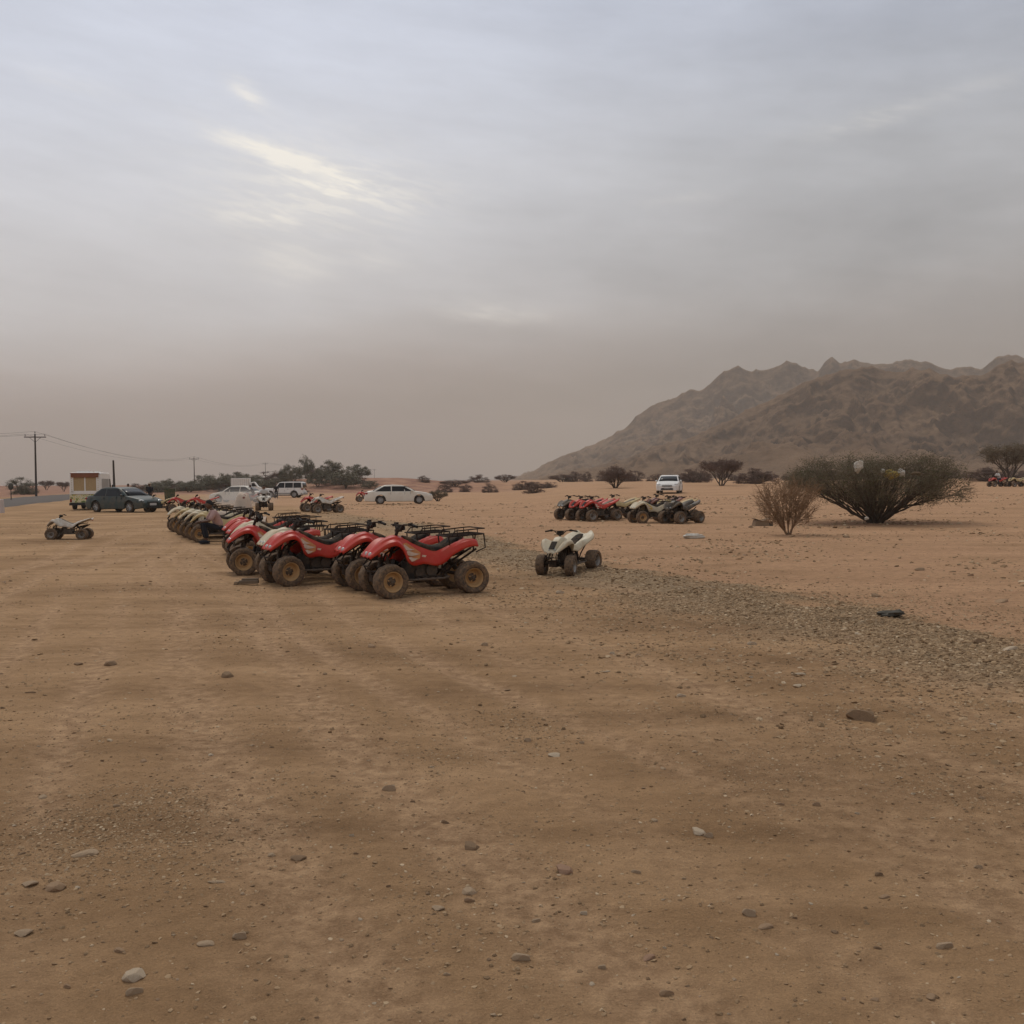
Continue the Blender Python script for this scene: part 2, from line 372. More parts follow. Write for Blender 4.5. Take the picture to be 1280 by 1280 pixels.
def rock_mat():
    m = bpy.data.materials.new('mountain_rock'); m.use_nodes = True; t = NT(m.node_tree); b = m.node_tree.nodes['Principled BSDF']
    g = t.add('ShaderNodeNewGeometry'); pos = g.outputs['Position']; nz = t.sep(g.outputs['Normal'])[2]
    z = t.sep(pos)[2]
    n1 = t.noise(pos, .012, 8, .65); n2 = t.noise(pos, .12, 8, .7)
    c = t.ramp(t.math('ADD', t.math('MULTIPLY', n1, .5), t.math('MULTIPLY', n2, .5)), [(.38, srgb(92,70,52)), (.5, srgb(122,95,73)), (.64, srgb(160,128,100))])
    steep = t.ramp(t.math('ADD', nz, t.math('MULTIPLY', n2, .25)), [(.72, 1), (.98, 0)])  # dark rock on steep faces, pale scree elsewhere; relief shading put into the colour
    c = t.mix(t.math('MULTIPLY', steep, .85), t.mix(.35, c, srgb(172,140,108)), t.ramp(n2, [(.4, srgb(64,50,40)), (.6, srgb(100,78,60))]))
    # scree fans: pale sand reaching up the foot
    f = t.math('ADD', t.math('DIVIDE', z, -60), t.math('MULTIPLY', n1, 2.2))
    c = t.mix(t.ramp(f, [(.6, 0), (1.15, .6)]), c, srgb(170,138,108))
    t.put(b.inputs['Base Color'], c); b.inputs['Roughness'].default_value = 1; b.inputs['Specular IOR Level'].default_value = .05
    bn = t.add('ShaderNodeBump'); bn.inputs['Strength'].default_value = 1; bn.inputs['Distance'].default_value = 1
    t.put(bn.inputs['Height'], t.math('MULTIPLY', t.noise(pos, .1, 9, .72), 11)); t.l.new(bn.outputs[0], b.inputs['Normal'])
    return m
RM = rock_mat()
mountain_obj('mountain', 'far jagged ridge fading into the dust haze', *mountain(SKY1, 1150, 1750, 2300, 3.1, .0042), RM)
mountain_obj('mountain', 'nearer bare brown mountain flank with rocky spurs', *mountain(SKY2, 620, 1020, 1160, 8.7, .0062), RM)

# ------------------------------------------------------------------ the dusty air
def haze():
    m = bpy.data.materials.new('dusty_air'); m.use_nodes = True; t = NT(m.node_tree); t.n.clear()
    v = t.add('ShaderNodeVolumePrincipled'); v.inputs['Color'].default_value = (.82, .76, .69, 1)
    v.inputs['Density'].default_value = HAZE; v.inputs['Anisotropy'].default_value = .0
    t.l.new(v.outputs[0], t.add('ShaderNodeOutputMaterial').inputs['Volume'])
    x, y0, y1, z0, z1 = 5600, -5600, 5600, -6, 330
    P = [(-x,y0,z0),(x,y0,z0),(x,y1,z0),(-x,y1,z0),(-x,y0,z1),(x,y0,z1),(x,y1,z1),(-x,y1,z1)]
    me = bpy.data.meshes.new('haze'); me.from_pydata(P, [], [(0,3,2,1),(4,5,6,7),(0,1,5,4),(1,2,6,5),(2,3,7,6),(3,0,4,7)]); me.materials.append(m)
    tag(link('haze', me), 'dusty air over the plain', None, None, 'stuff')
HAZE = 1/3200
haze()
# ------------------------------------------------------------------ mesh builder
class MB:
    def __init__(s): s.v = []; s.f = []; s.mi = []
    def add(s, vs, fs, mi=0):
        k = len(s.v); s.v += [tuple(v) for v in vs]; s.f += [tuple(i+k for i in f) for f in fs]; s.mi += [mi]*len(fs); return s
    def box(s, c, d, rot=None, taper=1, mi=0):
        x, y, z = d[0]/2, d[1]/2, d[2]/2; t = taper
        vs = [Vector(p) for p in ((-x,-y,-z),(x,-y,-z),(x,y,-z),(-x,y,-z),(-x*t,-y*t,z),(x*t,-y*t,z),(x*t,y*t,z),(-x*t,y*t,z))]
        if rot: M = rot if isinstance(rot, Matrix) else Matrix.Rotation(rot[2],3,'Z')@Matrix.Rotation(rot[1],3,'Y')@Matrix.Rotation(rot[0],3,'X'); vs = [M@v for v in vs]
        return s.add([v+Vector(c) for v in vs], [(0,3,2,1),(4,5,6,7),(0,1,5,4),(1,2,6,5),(2,3,7,6),(3,0,4,7)], mi)
    def tube(s, pts, r, n=8, closed=False, mi=0):
        """a round bar along points; r a number or one per point"""
        pts = [Vector(p) for p in pts]; m = len(pts); rr = [r]*m if not isinstance(r, (list, tuple)) else r
        rings = []; up = None
        for i, p in enumerate(pts):
            a = pts[(i-1) % m] if (i or closed) else p; b = pts[(i+1) % m] if (i < m-1 or closed) else p
            t = (b-a).normalized() if (b-a).length > 1e-9 else Vector((0,0,1))
            if up is None: up = Vector((0,0,1)) if abs(t.z) < .9 else Vector((1,0,0))
            q = t.cross(up)
            if q.length < 1e-4: q = t.orthogonal()
            q.normalize(); w = q.cross(t).normalized(); up = w
            rings.append([p+(q*math.cos(k*2*math.pi/n)+w*math.sin(k*2*math.pi/n))*rr[i] for k in range(n)])
        vs = [v for g in rings for v in g]; fs = []
        for i in range(m-(0 if closed else 1)):
            i2 = (i+1) % m
            for k in range(n): fs.append((i*n+k, i*n+(k+1)%n, i2*n+(k+1)%n, i2*n+k))
        if not closed: fs += [tuple(range(n-1,-1,-1)), tuple((m-1)*n+k for k in range(n))]
        return s.add(vs, fs, mi)
    def cyl(s, a, b, r, n=14, r2=None, mi=0): return s.tube([a, b], [r, r if r2 is None else r2], n, mi=mi)
    def lathe(s, prof, c=(0,0,0), n=24, axis='Y', mod=None, mi=0, closed=False):
        """profile of (radius, offset along the axis)"""
        vs = []; fs = []; m = len(prof)
        for k in range(n):
            a = 2*math.pi*k/n
            for i, (r, o) in enumerate(prof):
                rr = r*(mod(k, i) if mod else 1)
                p = (rr*math.cos(a), o, rr*math.sin(a)) if axis == 'Y' else (rr*math.cos(a), rr*math.sin(a), o) if axis == 'Z' else (o, rr*math.cos(a), rr*math.sin(a))
                vs.append((p[0]+c[0], p[1]+c[1], p[2]+c[2]))
        for k in range(n):
            k2 = (k+1) % n
            for i in range(m if closed else m-1):
                i2 = (i+1) % m; fs.append((k*m+i, k*m+i2, k2*m+i2, k2*m+i))
        return s.add(vs, fs, mi)
    def grid(s, P, close_u=False, mi=0):
        m = len(P); n = len(P[0]); fs = []
        for i in range(m-1):
            for j in range(n if close_u else n-1):
                j2 = (j+1) % n; fs.append((i*n+j, i*n+j2, (i+1)*n+j2, (i+1)*n+j))
        return s.add([p for r in P for p in r], fs, mi)
    def plate(s, out, y0, y1, mi=0):
        """side-view outline (x, z) given a thickness from y0 to y1; y may be a function of (x, z)"""
        n = len(out); g = lambda y, x, z: y(x, z) if callable(y) else y
        vs = [(x, g(y0, x, z), z) for x, z in out]+[(x, g(y1, x, z), z) for x, z in out]
        fs = [tuple(range(n)), tuple(range(2*n-1, n-1, -1))]+[(i, n+i, n+(i+1)%n, (i+1)%n) for i in range(n)]
        return s.add(vs, fs, mi)
    def ball(s, c, r, n=10, m=7, sc=(1,1,1), mi=0):
        P = []
        for i in range(m+1):
            t = math.pi*i/m
            P.append([(c[0]+r*sc[0]*math.sin(t)*math.cos(2*math.pi*k/n), c[1]+r*sc[1]*math.sin(t)*math.sin(2*math.pi*k/n), c[2]+r*sc[2]*math.cos(t)) for k in range(n)])
        return s.grid(P, True, mi)
    def mesh(s, name, mats=(), smooth=40, fix=True):
        me = bpy.data.meshes.new(name); me.from_pydata(s.v, [], s.f)
        me.polygons.foreach_set('material_index', s.mi)
        for m in mats: me.materials.append(m)
        if fix:
            bm = bmesh.new(); bm.from_mesh(me); bmesh.ops.recalc_face_normals(bm, faces=bm.faces); bm.to_mesh(me); bm.free()
        if smooth:
            me.polygons.foreach_set('use_smooth', [True]*len(me.polygons)); me.set_sharp_from_angle(angle=R(smooth))
        me.update(); return me
def bake(me, *mods):
    """apply modifiers to a mesh and return the result as plain geometry"""
    o = bpy.data.objects.new('bake', me); C.objects.link(o)
    for typ, kw in mods:
        m = o.modifiers.new(typ, typ)
        for k, v in kw.items(): setattr(m, k, v)
    dg = bpy.context.evaluated_depsgraph_get(); r = bpy.data.meshes.new_from_object(o.evaluated_get(dg), depsgraph=dg)
    bpy.data.objects.remove(o); r.name = me.name; r.materials.clear()
    for m in me.materials: r.materials.append(m)
    return r
def catmull(rows, k):
    """rows of equal-length points, k steps between each pair"""
    rows = [np.array(r, dtype=float) for r in rows]; out = []; n = len(rows)
    for i in range(n-1):
        a, b, c, d = rows[max(i-1,0)], rows[i], rows[i+1], rows[min(i+2,n-1)]
        for t in np.arange(k)/k:
            out.append(.5*((2*b)+(c-a)*t+(2*a-5*b+4*c-d)*t*t+(3*b-a-3*c+d)*t**3))
    out.append(rows[-1]); return out
def mirror_copy(me, name=None):
    r = me.copy(); co = np.empty(len(r.vertices)*3, dtype=np.float32); r.vertices.foreach_get('co', co)
    co = co.reshape(-1, 3); co[:, 1] *= -1; r.vertices.foreach_set('co', co.ravel()); r.flip_normals(); r.update(); return r

# ------------------------------------------------------------------ materials
P = {}
P['red'] = material('red_plastic', (.48, .024, .012), .42, var=.12, vscale=4, dust=.16, spec=.3)
P['cream'] = material('cream_plastic', (.58, .50, .34), .5, var=.14, vscale=4, dust=.5)
P['white'] = material('white_plastic', (.60, .56, .48), .5, var=.12, vscale=4, dust=.55)
P['offwhite'] = material('offwhite_plastic', (.60, .53, .38), .5, var=.12, vscale=4, dust=.4)
P['maroon'] = material('maroon_plastic', (.13, .022, .022), .45, var=.15, vscale=4, dust=.5)
P['dark'] = material('dark_olive_plastic', (.035, .032, .022), .5, var=.2, vscale=4, dust=.35)
P['yellowed'] = material('yellowed_plastic', (.50, .38, .17), .5, var=.15, vscale=4, dust=.5)
P['black'] = material('black_plastic', (.013, .012, .011), .7, var=.3, vscale=6, dust=.12, spec=.15)
P['vinyl'] = material('black_seat_vinyl', (.014, .013, .012), .8, var=.25, vscale=6, dust=.25, bump=.2, bscale=90, spec=.12)
P['oliveseat'] = material('tan_seat_vinyl', (.10, .075, .04), .6, var=.25, vscale=6, dust=.3)
P['tyre'] = material('dusty_rubber', (.075, .055, .040), .95, var=.3, vscale=16, dust=.6, bump=.5, bscale=70)
P['rim'] = material('dusty_rim', (.46, .28, .12), .6, var=.3, vscale=12, dust=.45)
P['rimgrey'] = material('grey_rim', (.30, .29, .27), .5, metal=.5, var=.25, vscale=9, dust=.35)
P['steel'] = material('dull_steel', (.085, .072, .060), .6, metal=.4, var=.35, vscale=16, dust=.3, spec=.2)
P['frame'] = material('dark_frame', (.018, .013, .011), .7, var=.35, vscale=12, dust=.14, spec=.15)
P['decal'] = material('white_decal', (.55, .40, .30), .55, var=.25, vscale=18, dust=.5)
P['orange'] = material('orange_decal', (.50, .17, .04), .55, var=.25, vscale=14, dust=.45)
P['yellow'] = material('yellow_decal', (.50, .33, .03), .5, var=.2, vscale=14, dust=.3)
P['lens'] = material('lamp_lens', (.45, .45, .42), .15, var=.1, spec=.6)
P['tail'] = material('tail_lamp', (.25, .015, .01), .25, var=.1)

# ------------------------------------------------------------------ quad bikes
# stations of the body shell: x, then seven (half width, height) from the centre line outwards
UTIL = [(.99,[(0,.58),(.06,.58),(.12,.57),(.19,.575),(.26,.59),(.31,.585),(.33,.555)]),
 (.86,[(0,.70),(.07,.685),(.13,.65),(.20,.67),(.29,.705),(.36,.68),(.38,.63)]),
 (.70,[(0,.80),(.08,.785),(.14,.73),(.22,.76),(.31,.795),(.38,.77),(.40,.715)]),
 (.54,[(0,.86),(.09,.84),(.15,.775),(.23,.795),(.31,.82),(.38,.79),(.40,.735)]),
 (.42,[(0,.865),(.10,.835),(.16,.77),(.22,.765),(.29,.76),(.35,.71),(.37,.65)]),
 (.33,[(0,.84),(.10,.81),(.16,.745),(.20,.705),(.26,.65),(.31,.57),(.335,.50)]),
 (.22,[(0,.80),(.10,.775),(.15,.715),(.19,.66),(.23,.585),(.265,.50),(.28,.44)]),
 (.06,[(0,.71),(.11,.705),(.155,.675),(.19,.62),(.215,.56),(.235,.50),(.245,.455)]),
 (-.10,[(0,.635),(.12,.64),(.165,.625),(.20,.575),(.22,.51),(.235,.455),(.245,.42)]),
 (-.22,[(0,.63),(.13,.645),(.18,.65),(.225,.615),(.25,.55),(.26,.49),(.265,.445)]),
 (-.34,[(0,.65),(.14,.68),(.20,.70),(.27,.695),(.315,.655),(.335,.60),(.345,.56)]),
 (-.52,[(0,.70),(.14,.735),(.22,.755),(.30,.76),(.36,.73),(.39,.68),(.40,.64)]),
 (-.72,[(0,.72),(.14,.755),(.22,.78),(.30,.785),(.36,.76),(.39,.715),(.40,.68)]),
 (-.86,[(0,.71),(.13,.745),(.21,.765),(.28,.765),(.33,.74),(.355,.70),(.365,.67)])]
SPORT = [(1.00,[(0,.56),(.05,.555),(.09,.54),(.13,.56),(.17,.58),(.20,.575),(.22,.555)]),
 (.88,[(0,.68),(.06,.665),(.10,.61),(.17,.64),(.25,.69),(.31,.675),(.33,.63)]),
 (.72,[(0,.79),(.07,.775),(.11,.69),(.19,.735),(.29,.81),(.36,.79),(.39,.72)]),
 (.56,[(0,.87),(.08,.855),(.12,.76),(.20,.79),(.30,.85),(.38,.81),(.41,.745)]),
 (.43,[(0,.89),(.09,.87),(.13,.79),(.20,.775),(.28,.77),(.34,.72),(.37,.655)]),
 (.34,[(0,.87),(.09,.845),(.14,.78),(.18,.72),(.23,.67),(.27,.61),(.29,.555)]),
 (.20,[(0,.82),(.09,.80),(.13,.745),(.16,.695),(.19,.64),(.21,.585),(.22,.54)]),
 (.03,[(0,.72),(.10,.715),(.13,.69),(.155,.655),(.175,.61),(.19,.565),(.20,.52)]),
 (-.14,[(0,.65),(.10,.655),(.14,.645),(.17,.61),(.19,.565),(.20,.525),(.21,.49)]),
 (-.28,[(0,.67),(.11,.685),(.15,.695),(.19,.68),(.23,.64),(.25,.60),(.26,.57)]),
 (-.44,[(0,.70),(.12,.725),(.17,.745),(.24,.755),(.31,.735),(.35,.70),(.36,.67)]),
 (-.64,[(0,.74),(.12,.765),(.17,.79),(.25,.81),(.34,.80),(.38,.765),(.39,.735)]),
 (-.84,[(0,.78),(.11,.80),(.15,.825),(.21,.85),(.28,.855),(.32,.835),(.33,.81)]),
 (-1.02,[(0,.82),(.08,.835),(.11,.86),(.14,.885),(.18,.90),(.20,.89),(.21,.87)])]
def shell(st, name):
    rc = .74 if st is UTIL else .84
    st = [((.3+(x-.3)*.80 if x > .3 else -.3+(x+.3)*rc if x < -.3 else x), [(y*(1-.30*max(0, (x-.6)/.4)), z) for y, z in h]) for x, h in st]      # short nose, narrowing forwards
    rows = [[(x, -y, z) for y, z in reversed(h[1:])]+[(x, y, z) for y, z in h] for x, h in st]
    rows = catmull(rows, 3); cols = [list(c) for c in np.array(rows).transpose(1, 0, 2)]
    b = MB(); b.grid([list(map(tuple, r)) for r in np.array(cols).transpose(1, 0, 2)])
    me = b.mesh(name, [P['red']], 24)
    if sum(p.normal.z*p.area for p in me.polygons) < 0: me.flip_normals()
    return bake(me, ('SOLIDIFY', dict(thickness=.012, offset=-1)))
def seat_mesh(st):
    b = MB(); rows = []
    for x, w, z, h in st:
        rows.append([(x, w*math.sin(a)*(1 if abs(math.sin(a)) < .99 else 1), z-h+h*max(0, math.cos(a))**.6 if math.cos(a) > 0 else z-h) for a in np.linspace(-math.pi/2, math.pi/2, 11)])
    rows = catmull(rows, 3); b.grid([list(map(tuple, r)) for r in rows])
    b.add([tuple(p) for p in rows[0]], [tuple(range(11))]); b.add([tuple(p) for p in rows[-1]], [tuple(range(10, -1, -1))])
    return b.mesh('seat', [P['vinyl']], 60)
def tyre_mesh(rad, w, n=44):
    hw = w/2; prof = [(rad*.56, -hw*.72), (rad*.66, -hw*.98), (rad*.82, -hw*1.04), (rad*.93, -hw*.93), (rad*.985, -hw*.72), (rad, -hw*.36), (rad*1.0, 0),
            (rad, hw*.36), (rad*.985, hw*.72), (rad*.93, hw*.93), (rad*.82, hw*1.04), (rad*.66, hw*.98), (rad*.56, hw*.72), (rad*.52, 0)]
    def mod(k, i):
        if i in (4, 5): return 1.0 if (k//2) % 2 else .955
        if i in (7, 8): return 1.0 if (k//2+1) % 2 else .955
        if i == 6: return 1.0 if k % 4 < 2 else .965
        return 1
    return MB().lathe(prof, n=n, mod=mod, closed=True).mesh('tyre', [P['tyre']], 32)
def rim_mesh(rad, w):
    """outer side at +Y: dished face with a stepped well, hub and nuts"""
    hw = w/2; b = MB()
    b.lathe([(rad*.60, hw*.80), (rad*.57, hw*.88), (rad*.53, hw*.80), (rad*.49, hw*.50), (rad*.45, hw*.20), (rad*.37, hw*.12), (rad*.30, hw*.18), (rad*.20, hw*.34), (rad*.15, hw*.38), (.012, hw*.38), (.012, hw*.30),
             (rad*.28, -hw*.1), (rad*.50, -hw*.3), (rad*.58, -hw*.75), (rad*.60, -hw*.80)], n=28, closed=False)
    b.lathe([(.001, hw*.60), (rad*.10, hw*.58), (rad*.12, hw*.36)], n=10, mi=1); b.lathe([(rad*.13, hw*.395), (rad*.19, hw*.365), (rad*.27, hw*.25)], n=20, mi=1)
    for k in range(4):
        a = k*math.pi/2+.4; b.cyl((rad*.22*math.cos(a), hw*.28, rad*.22*math.sin(a)), (rad*.22*math.cos(a), hw*.46, rad*.22*math.sin(a)), .011, 6)
    return b.mesh('rim', [P['rim'], P['steel']], 40)
def tread(b, a, c, r): b.cyl(a, c, r, 10)
Q = {}
def quad_meshes():
    Q['util'] = shell(UTIL, 'body_shell'); Q['sport'] = shell(SPORT, 'body_shell')
    Q['seat_util'] = seat_mesh([(.30,.08,.855,.06),(.20,.12,.83,.08),(.06,.15,.76,.08),(-.10,.17,.705,.08),(-.26,.185,.715,.08),(-.38,.185,.785,.09),(-.50,.16,.83,.07),(-.57,.12,.82,.05)])
    Q['seat_sport'] = seat_mesh([(.28,.06,.86,.05),(.20,.09,.83,.06),(.04,.105,.745,.06),(-.13,.12,.69,.06),(-.28,.125,.71,.06),(-.42,.12,.765,.06),(-.58,.10,.82,.05),(-.70,.07,.84,.03)])
    Q['ft'] = tyre_mesh(.245, .20); Q['rt'] = tyre_mesh(.235, .26); Q['fr'] = rim_mesh(.245, .20); Q['rr'] = rim_mesh(.235, .26)
    # chassis: tube frame, bash plate, swing arm, axle
    b = MB()
    for s in (-1, 1):
        b.tube([(.80, s*.10, .34), (.60, s*.13, .30), (.30, s*.15, .26), (-.25, s*.15, .26), (-.40, s*.13, .40), (-.78, s*.11, .62)], .016, 8)
        b.tube([(.62, s*.11, .36), (.52, s*.11, .60), (.30, s*.09, .74), (-.10, s*.10, .60), (-.70, s*.12, .68)], .015, 8)
        b.tube([(.28, s*.13, .27), (.20, s*.10, .70)], .013, 6); b.tube([(-.22, s*.14, .27), (-.28, s*.11, .62)], .013, 6)
        b.tube([(-.20, s*.10, .34), (-.60, s*.11, .245)], .024, 8)
    b.box((.15, 0, .235), (.75, .26, .012)); b.box((.70, 0, .30), (.16, .18, .14)); b.cyl((-.6, -.27, .235), (-.6, .27, .235), .024, 10)
    b.cyl((-.6, -.09, .235), (-.6, -.05, .235), .09, 14); b.cyl((-.6, .04, .235), (-.6, .14, .235), .05, 12)
    b.tube([(-.28, 0, .60), (-.50, 0, .34)], .035, 10)
    Q['frame'] = b.mesh('frame', [P['frame']])
    # engine: crankcase, finned barrel, exhaust header
    b = MB(); b.box((.02, 0, .35), (.36, .24, .20), taper=.92); b.cyl((-.08, -.15, .35), (-.08, .15, .35), .085, 16); b.cyl((.10, -.14, .33), (.10, .14, .33), .065, 14)
    for k in range(6): b.box((.13+.012*k, 0, .46+.024*k), (.15, .16, .013), rot=(0, .25, 0))
    b.box((.17, 0, .53), (.09, .10, .20), rot=(0, .25, 0)); b.box((-.12, .02, .52), (.16, .12, .12)); b.box((.28, .0, .42), (.05, .16, .14))
    b.cyl((.02, .12, .50), (.02, .12, .60), .04, 10)
    Q['engine'] = b.mesh('engine', [P['steel']])
    b = MB(); b.tube([(.24, -.05, .52), (.32, -.10, .44), (.20, -.15, .34), (-.10, -.17, .40), (-.34, -.17, .50)], .018, 8)
    b.tube([(-.32, -.17, .49), (-.36, -.17, .51), (-.66, -.17, .58), (-.70, -.17, .59)], [.02, .042, .045, .02], 12)
    Q['exhaust'] = b.mesh('exhaust', [P['steel']])
    # front and rear suspension arms, one side; steering tie rod
    b = MB(); b.tube([(.68, .10, .30), (.60, .30, .25)], .013, 6); b.tube([(.50, .10, .30), (.60, .30, .25)], .013, 6)
    b.tube([(.66, .09, .42), (.60, .29, .33)], .011, 6); b.tube([(.54, .09, .42), (.60, .29, .33)], .011, 6); b.box((.60, .305, .27), (.05, .03, .14))
    b.tube([(.52, .04, .36), (.54, .28, .28)], .008, 6); Q['arm'] = b.mesh('suspension_arm', [P['frame']])
    b = MB(); b.cyl((.60, .24, .29), (.57, .12, .60), .014, 8)
    pts = [Vector((.60, .24, .29)).lerp(Vector((.57, .12, .60)), .25+.6*i/60)+Vector((math.cos(i*.9)*.03, math.sin(i*.9)*.03, 0)) for i in range(61)]
    b.tube(pts, .006, 5); Q['shock'] = b.mesh('shock_absorber', [P['steel']])
    # nerf bar with foot well
    b = MB(); b.tube([(.34, .16, .26), (.33, .34, .25), (.24, .38, .25), (-.18, .38, .25), (-.27, .33, .26), (-.27, .14, .27)], .016, 8)
    for k in range(5): b.box((.24-.1*k, .27, .25), (.035, .22, .012))
    Q['bar_side'] = b.mesh('foot_rest', [P['steel']])
    b = MB(); b.plate([(.36, .50), (.27, .44), (.24, .26), (.33, .26), (.40, .36)], .16, .34); Q['foot_guard'] = b.mesh('foot_guard', [P['black']], 20)
    # handlebar: stem, cross-braced bar, grips, levers
    b = MB(); b.tube([(.50, 0, .55), (.36, 0, .96)], .024, 8); b.box((.355, 0, .925), (.07, .10, .03))
    b.tube([(.25, -.38, .985), (.27, -.24, 1.01), (.34, -.14, 1.01), (.355, -.07, .94), (.355, .07, .94), (.34, .14, 1.01), (.27, .24, 1.01), (.25, .38, .985)], .0115, 8)
    b.tube([(.335, -.15, 1.005), (.335, .15, 1.005)], .008, 6)
    Q['bar'] = b.mesh('handlebar', [P['frame']])
    b = MB(); b.tube([(.262, .25, 1.008), (.25, .385, .985)], .019, 10); b.box((.275, .23, 1.012), (.05, .05, .045)); b.tube([(.285, .22, 1.01), (.315, .30, 1.005), (.30, .37, .99)], .006, 5)
    Q['grip'] = b.mesh('grip', [P['black']])
    b = MB(); b.tube([(.30, 0, .93), (.31, .0, 1.0)], .05, 12); b.box((.34, 0, .965), (.03, .16, .08), rot=(0, -.4, 0)); Q['dash'] = b.mesh('instrument_pod', [P['black']])
    # bumper and lamps
    b = MB()
    for s in (-1, 1): b.tube([(.78, s*.10, .33), (.93, s*.12, .37), (.97, s*.12, .46), (.90, s*.11, .56)], .012, 8)
    b.tube([(.965, -.18, .45), (.975, 0, .45), (.965, .18, .45)], .012, 8); b.tube([(.94, -.13, .375), (.94, .13, .375)], .010, 6); Q['bumper'] = b.mesh('front_bumper', [P['frame']])
    b = MB(); b.ball((0, 0, 0), .05, 12, 7, (.55, 1, .75)); Q['lamp'] = b.mesh('headlight', [P['lens']])
    for nm, zz in [('sport', [(.815,.635),(.765,.68),(.70,.735),(.64,.785)])]:
        b = MB(); b.grid([[(x-.0, y*(.065+.2*(.95-x)*.1), z+.010) for y in (-1, 0, 1)] for x, z in zz]); Q['vent_'+nm] = bake(b.mesh('hood_vent', [P['black']], 0), ('SOLIDIFY', dict(thickness=.012, offset=0)))
    b = MB(); b.box((0, 0, 0), (.03, .14, .04)); Q['tail'] = b.mesh('tail_light', [P['tail']])
    # grab/luggage rack
    b = MB(); z = .84
    b.tube([(-.42, -.26, z), (-.40, -.18, z+.005), (-.40, .18, z+.005), (-.42, .26, z), (-.92, .29, z+.02), (-.98, .22, z+.02), (-.98, -.22, z+.02), (-.92, -.29, z+.02)], .011, 6, closed=True)
    b.tube([(-.46, -.27, z), (-.52, -.26, z+.075), (-.90, -.28, z+.10), (-.97, -.27, z+.10), (-.97, .27, z+.10), (-.90, .28, z+.10), (-.52, .26, z+.075), (-.46, .27, z)], .010, 6)
    for k in range(4): yy = -.15+.10*k; b.tube([(-.40, yy, z+.005), (-.98, yy, z+.02)], .007, 5)
    for x in (-.55, -.72, -.86):
        for s in (-1, 1): b.tube([(x, s*.28, z+.01), (x, s*.27, z+.095)], .007, 5)
    for s in (-1, 1):
        b.tube([(-.46, s*.22, .62), (-.44, s*.22, z)], .010, 6); b.tube([(-.80, s*.23, .60), (-.84, s*.24, z+.01)], .010, 6)
        b.tube([(-.98, s*.22, z+.02), (-1.0, s*.22, .66), (-.86, s*.20, .60)], .010, 6)
    Q['rack'] = b.mesh('rear_rack', [P['frame']])
    # side-panel print and tank print, thin stickers standing 3 mm proud of the shell
    b = MB()
    yy = lambda x, z: float(np.interp(z, [.44, .50, .585, .66, .715, .80], [.300, .292, .262, .225, .185, .14]))+.012+max(0, x-.25)*.20
    for out in ([(.37,.71),(.34,.74),(.26,.68),(.20,.66),(.27,.655),(.33,.66)], [(.345,.63),(.30,.655),(.22,.62),(.135,.60),(.19,.585),(.26,.575),(.31,.59)], [(.31,.56),(.27,.565),(.22,.54),(.17,.545),(.22,.515),(.27,.50)], [(.10,.585),(.04,.575),(.06,.55),(.11,.56)]):
        b.plate(out, yy, lambda x, z: yy(x, z)+.004)
    Q['decal'] = b.mesh('side_print', [P['decal']], 0)
    b = MB(); b.plate([(.40,.74),(.30,.76),(.22,.70),(.12,.62),(.14,.54),(.24,.50),(.34,.58)], lambda x, z: yy(x, z)-.004, lambda x, z: yy(x, z)-.0005); Q['panel'] = b.mesh('side_panel', [P['orange']], 0)
    b = MB()
    for k in range(3): b.plate([(-.60-.07*k,.0),(-.57-.07*k,.0),(-.545-.07*k,.03),(-.575-.07*k,.03)], .4, .404)
    b.v = [(x, y, z+.69-.02*(x+.6)) for x, y, z in b.v]; Q['tail_print'] = b.mesh('fender_print', [P['decal']], 0)
quad_meshes()
def quad(style, paint, steer=0, rack=True, print_=True, panel=None, seat=None, rim=None):
    """a quad bike with all its parts, facing +X"""
    r = empty('quad_bike')
    S_ = 'util' if style == 'util' else 'sport'
    link('body_shell', Q[S_], r, mats=[P[paint]])
    link('seat', Q['seat_'+S_], r, mats=[P[seat or 'vinyl']])
    for k in ('frame', 'engine', 'exhaust'): link(Q[k].name.split('.')[0], Q[k], r)
    link('front_bumper', Q['bumper'], r, loc=(-.13, 0, 0))
    if S_ == 'sport': link('hood_vent', Q['vent_sport'], r)
    hb = link('handlebar', Q['bar'], r)
    for s in (1, -1):
        g = link('grip', Q['grip'] if s > 0 else Q['grip_r'], hb)
        link('suspension_arm', Q['arm'] if s > 0 else Q['arm_r'], r); link('shock_absorber', Q['shock'] if s > 0 else Q['shock_r'], r)
        link('foot_rest', Q['bar_side'] if s > 0 else Q['bar_side_r'], r)
        if style == 'util': link('foot_guard', Q['foot_guard'] if s > 0 else Q['foot_guard_r'], r)
        link('headlight', Q['lamp'], r, loc=(.80, s*.09, .61) if style == 'util' else (.775, s*.05, .62))
        if panel: link('side_panel', Q['panel'] if s > 0 else Q['panel_r'], r, mats=[P[panel]])
        if print_: link('side_print', Q['decal'] if s > 0 else Q['decal_r'], r)
        for ax, tk, rk, trk, st in ((.6, 'ft', 'fr', .37, steer), (-.6, 'rt', 'rr', .36, 0)):
            w = empty('wheel', (ax, s*trk, .245 if ax > 0 else .235), (0 if s > 0 else math.pi)+st); w.parent = r
            link('tyre', Q[tk], w); link('rim', Q[rk], w, mats=[P[rim or 'rim']])
    link('instrument_pod', Q['dash'], hb)
    link('tail_light', Q['tail'], r, loc=(-.74, 0, .69) if style == 'util' else (-.91, 0, .80))
    if rack: link('rear_rack', Q['rack'], r, loc=(.12, 0, -.02))
    return r
for k in ('grip', 'arm', 'shock', 'bar_side', 'foot_guard', 'decal', 'panel'): Q[k+'_r'] = mirror_copy(Q[k])
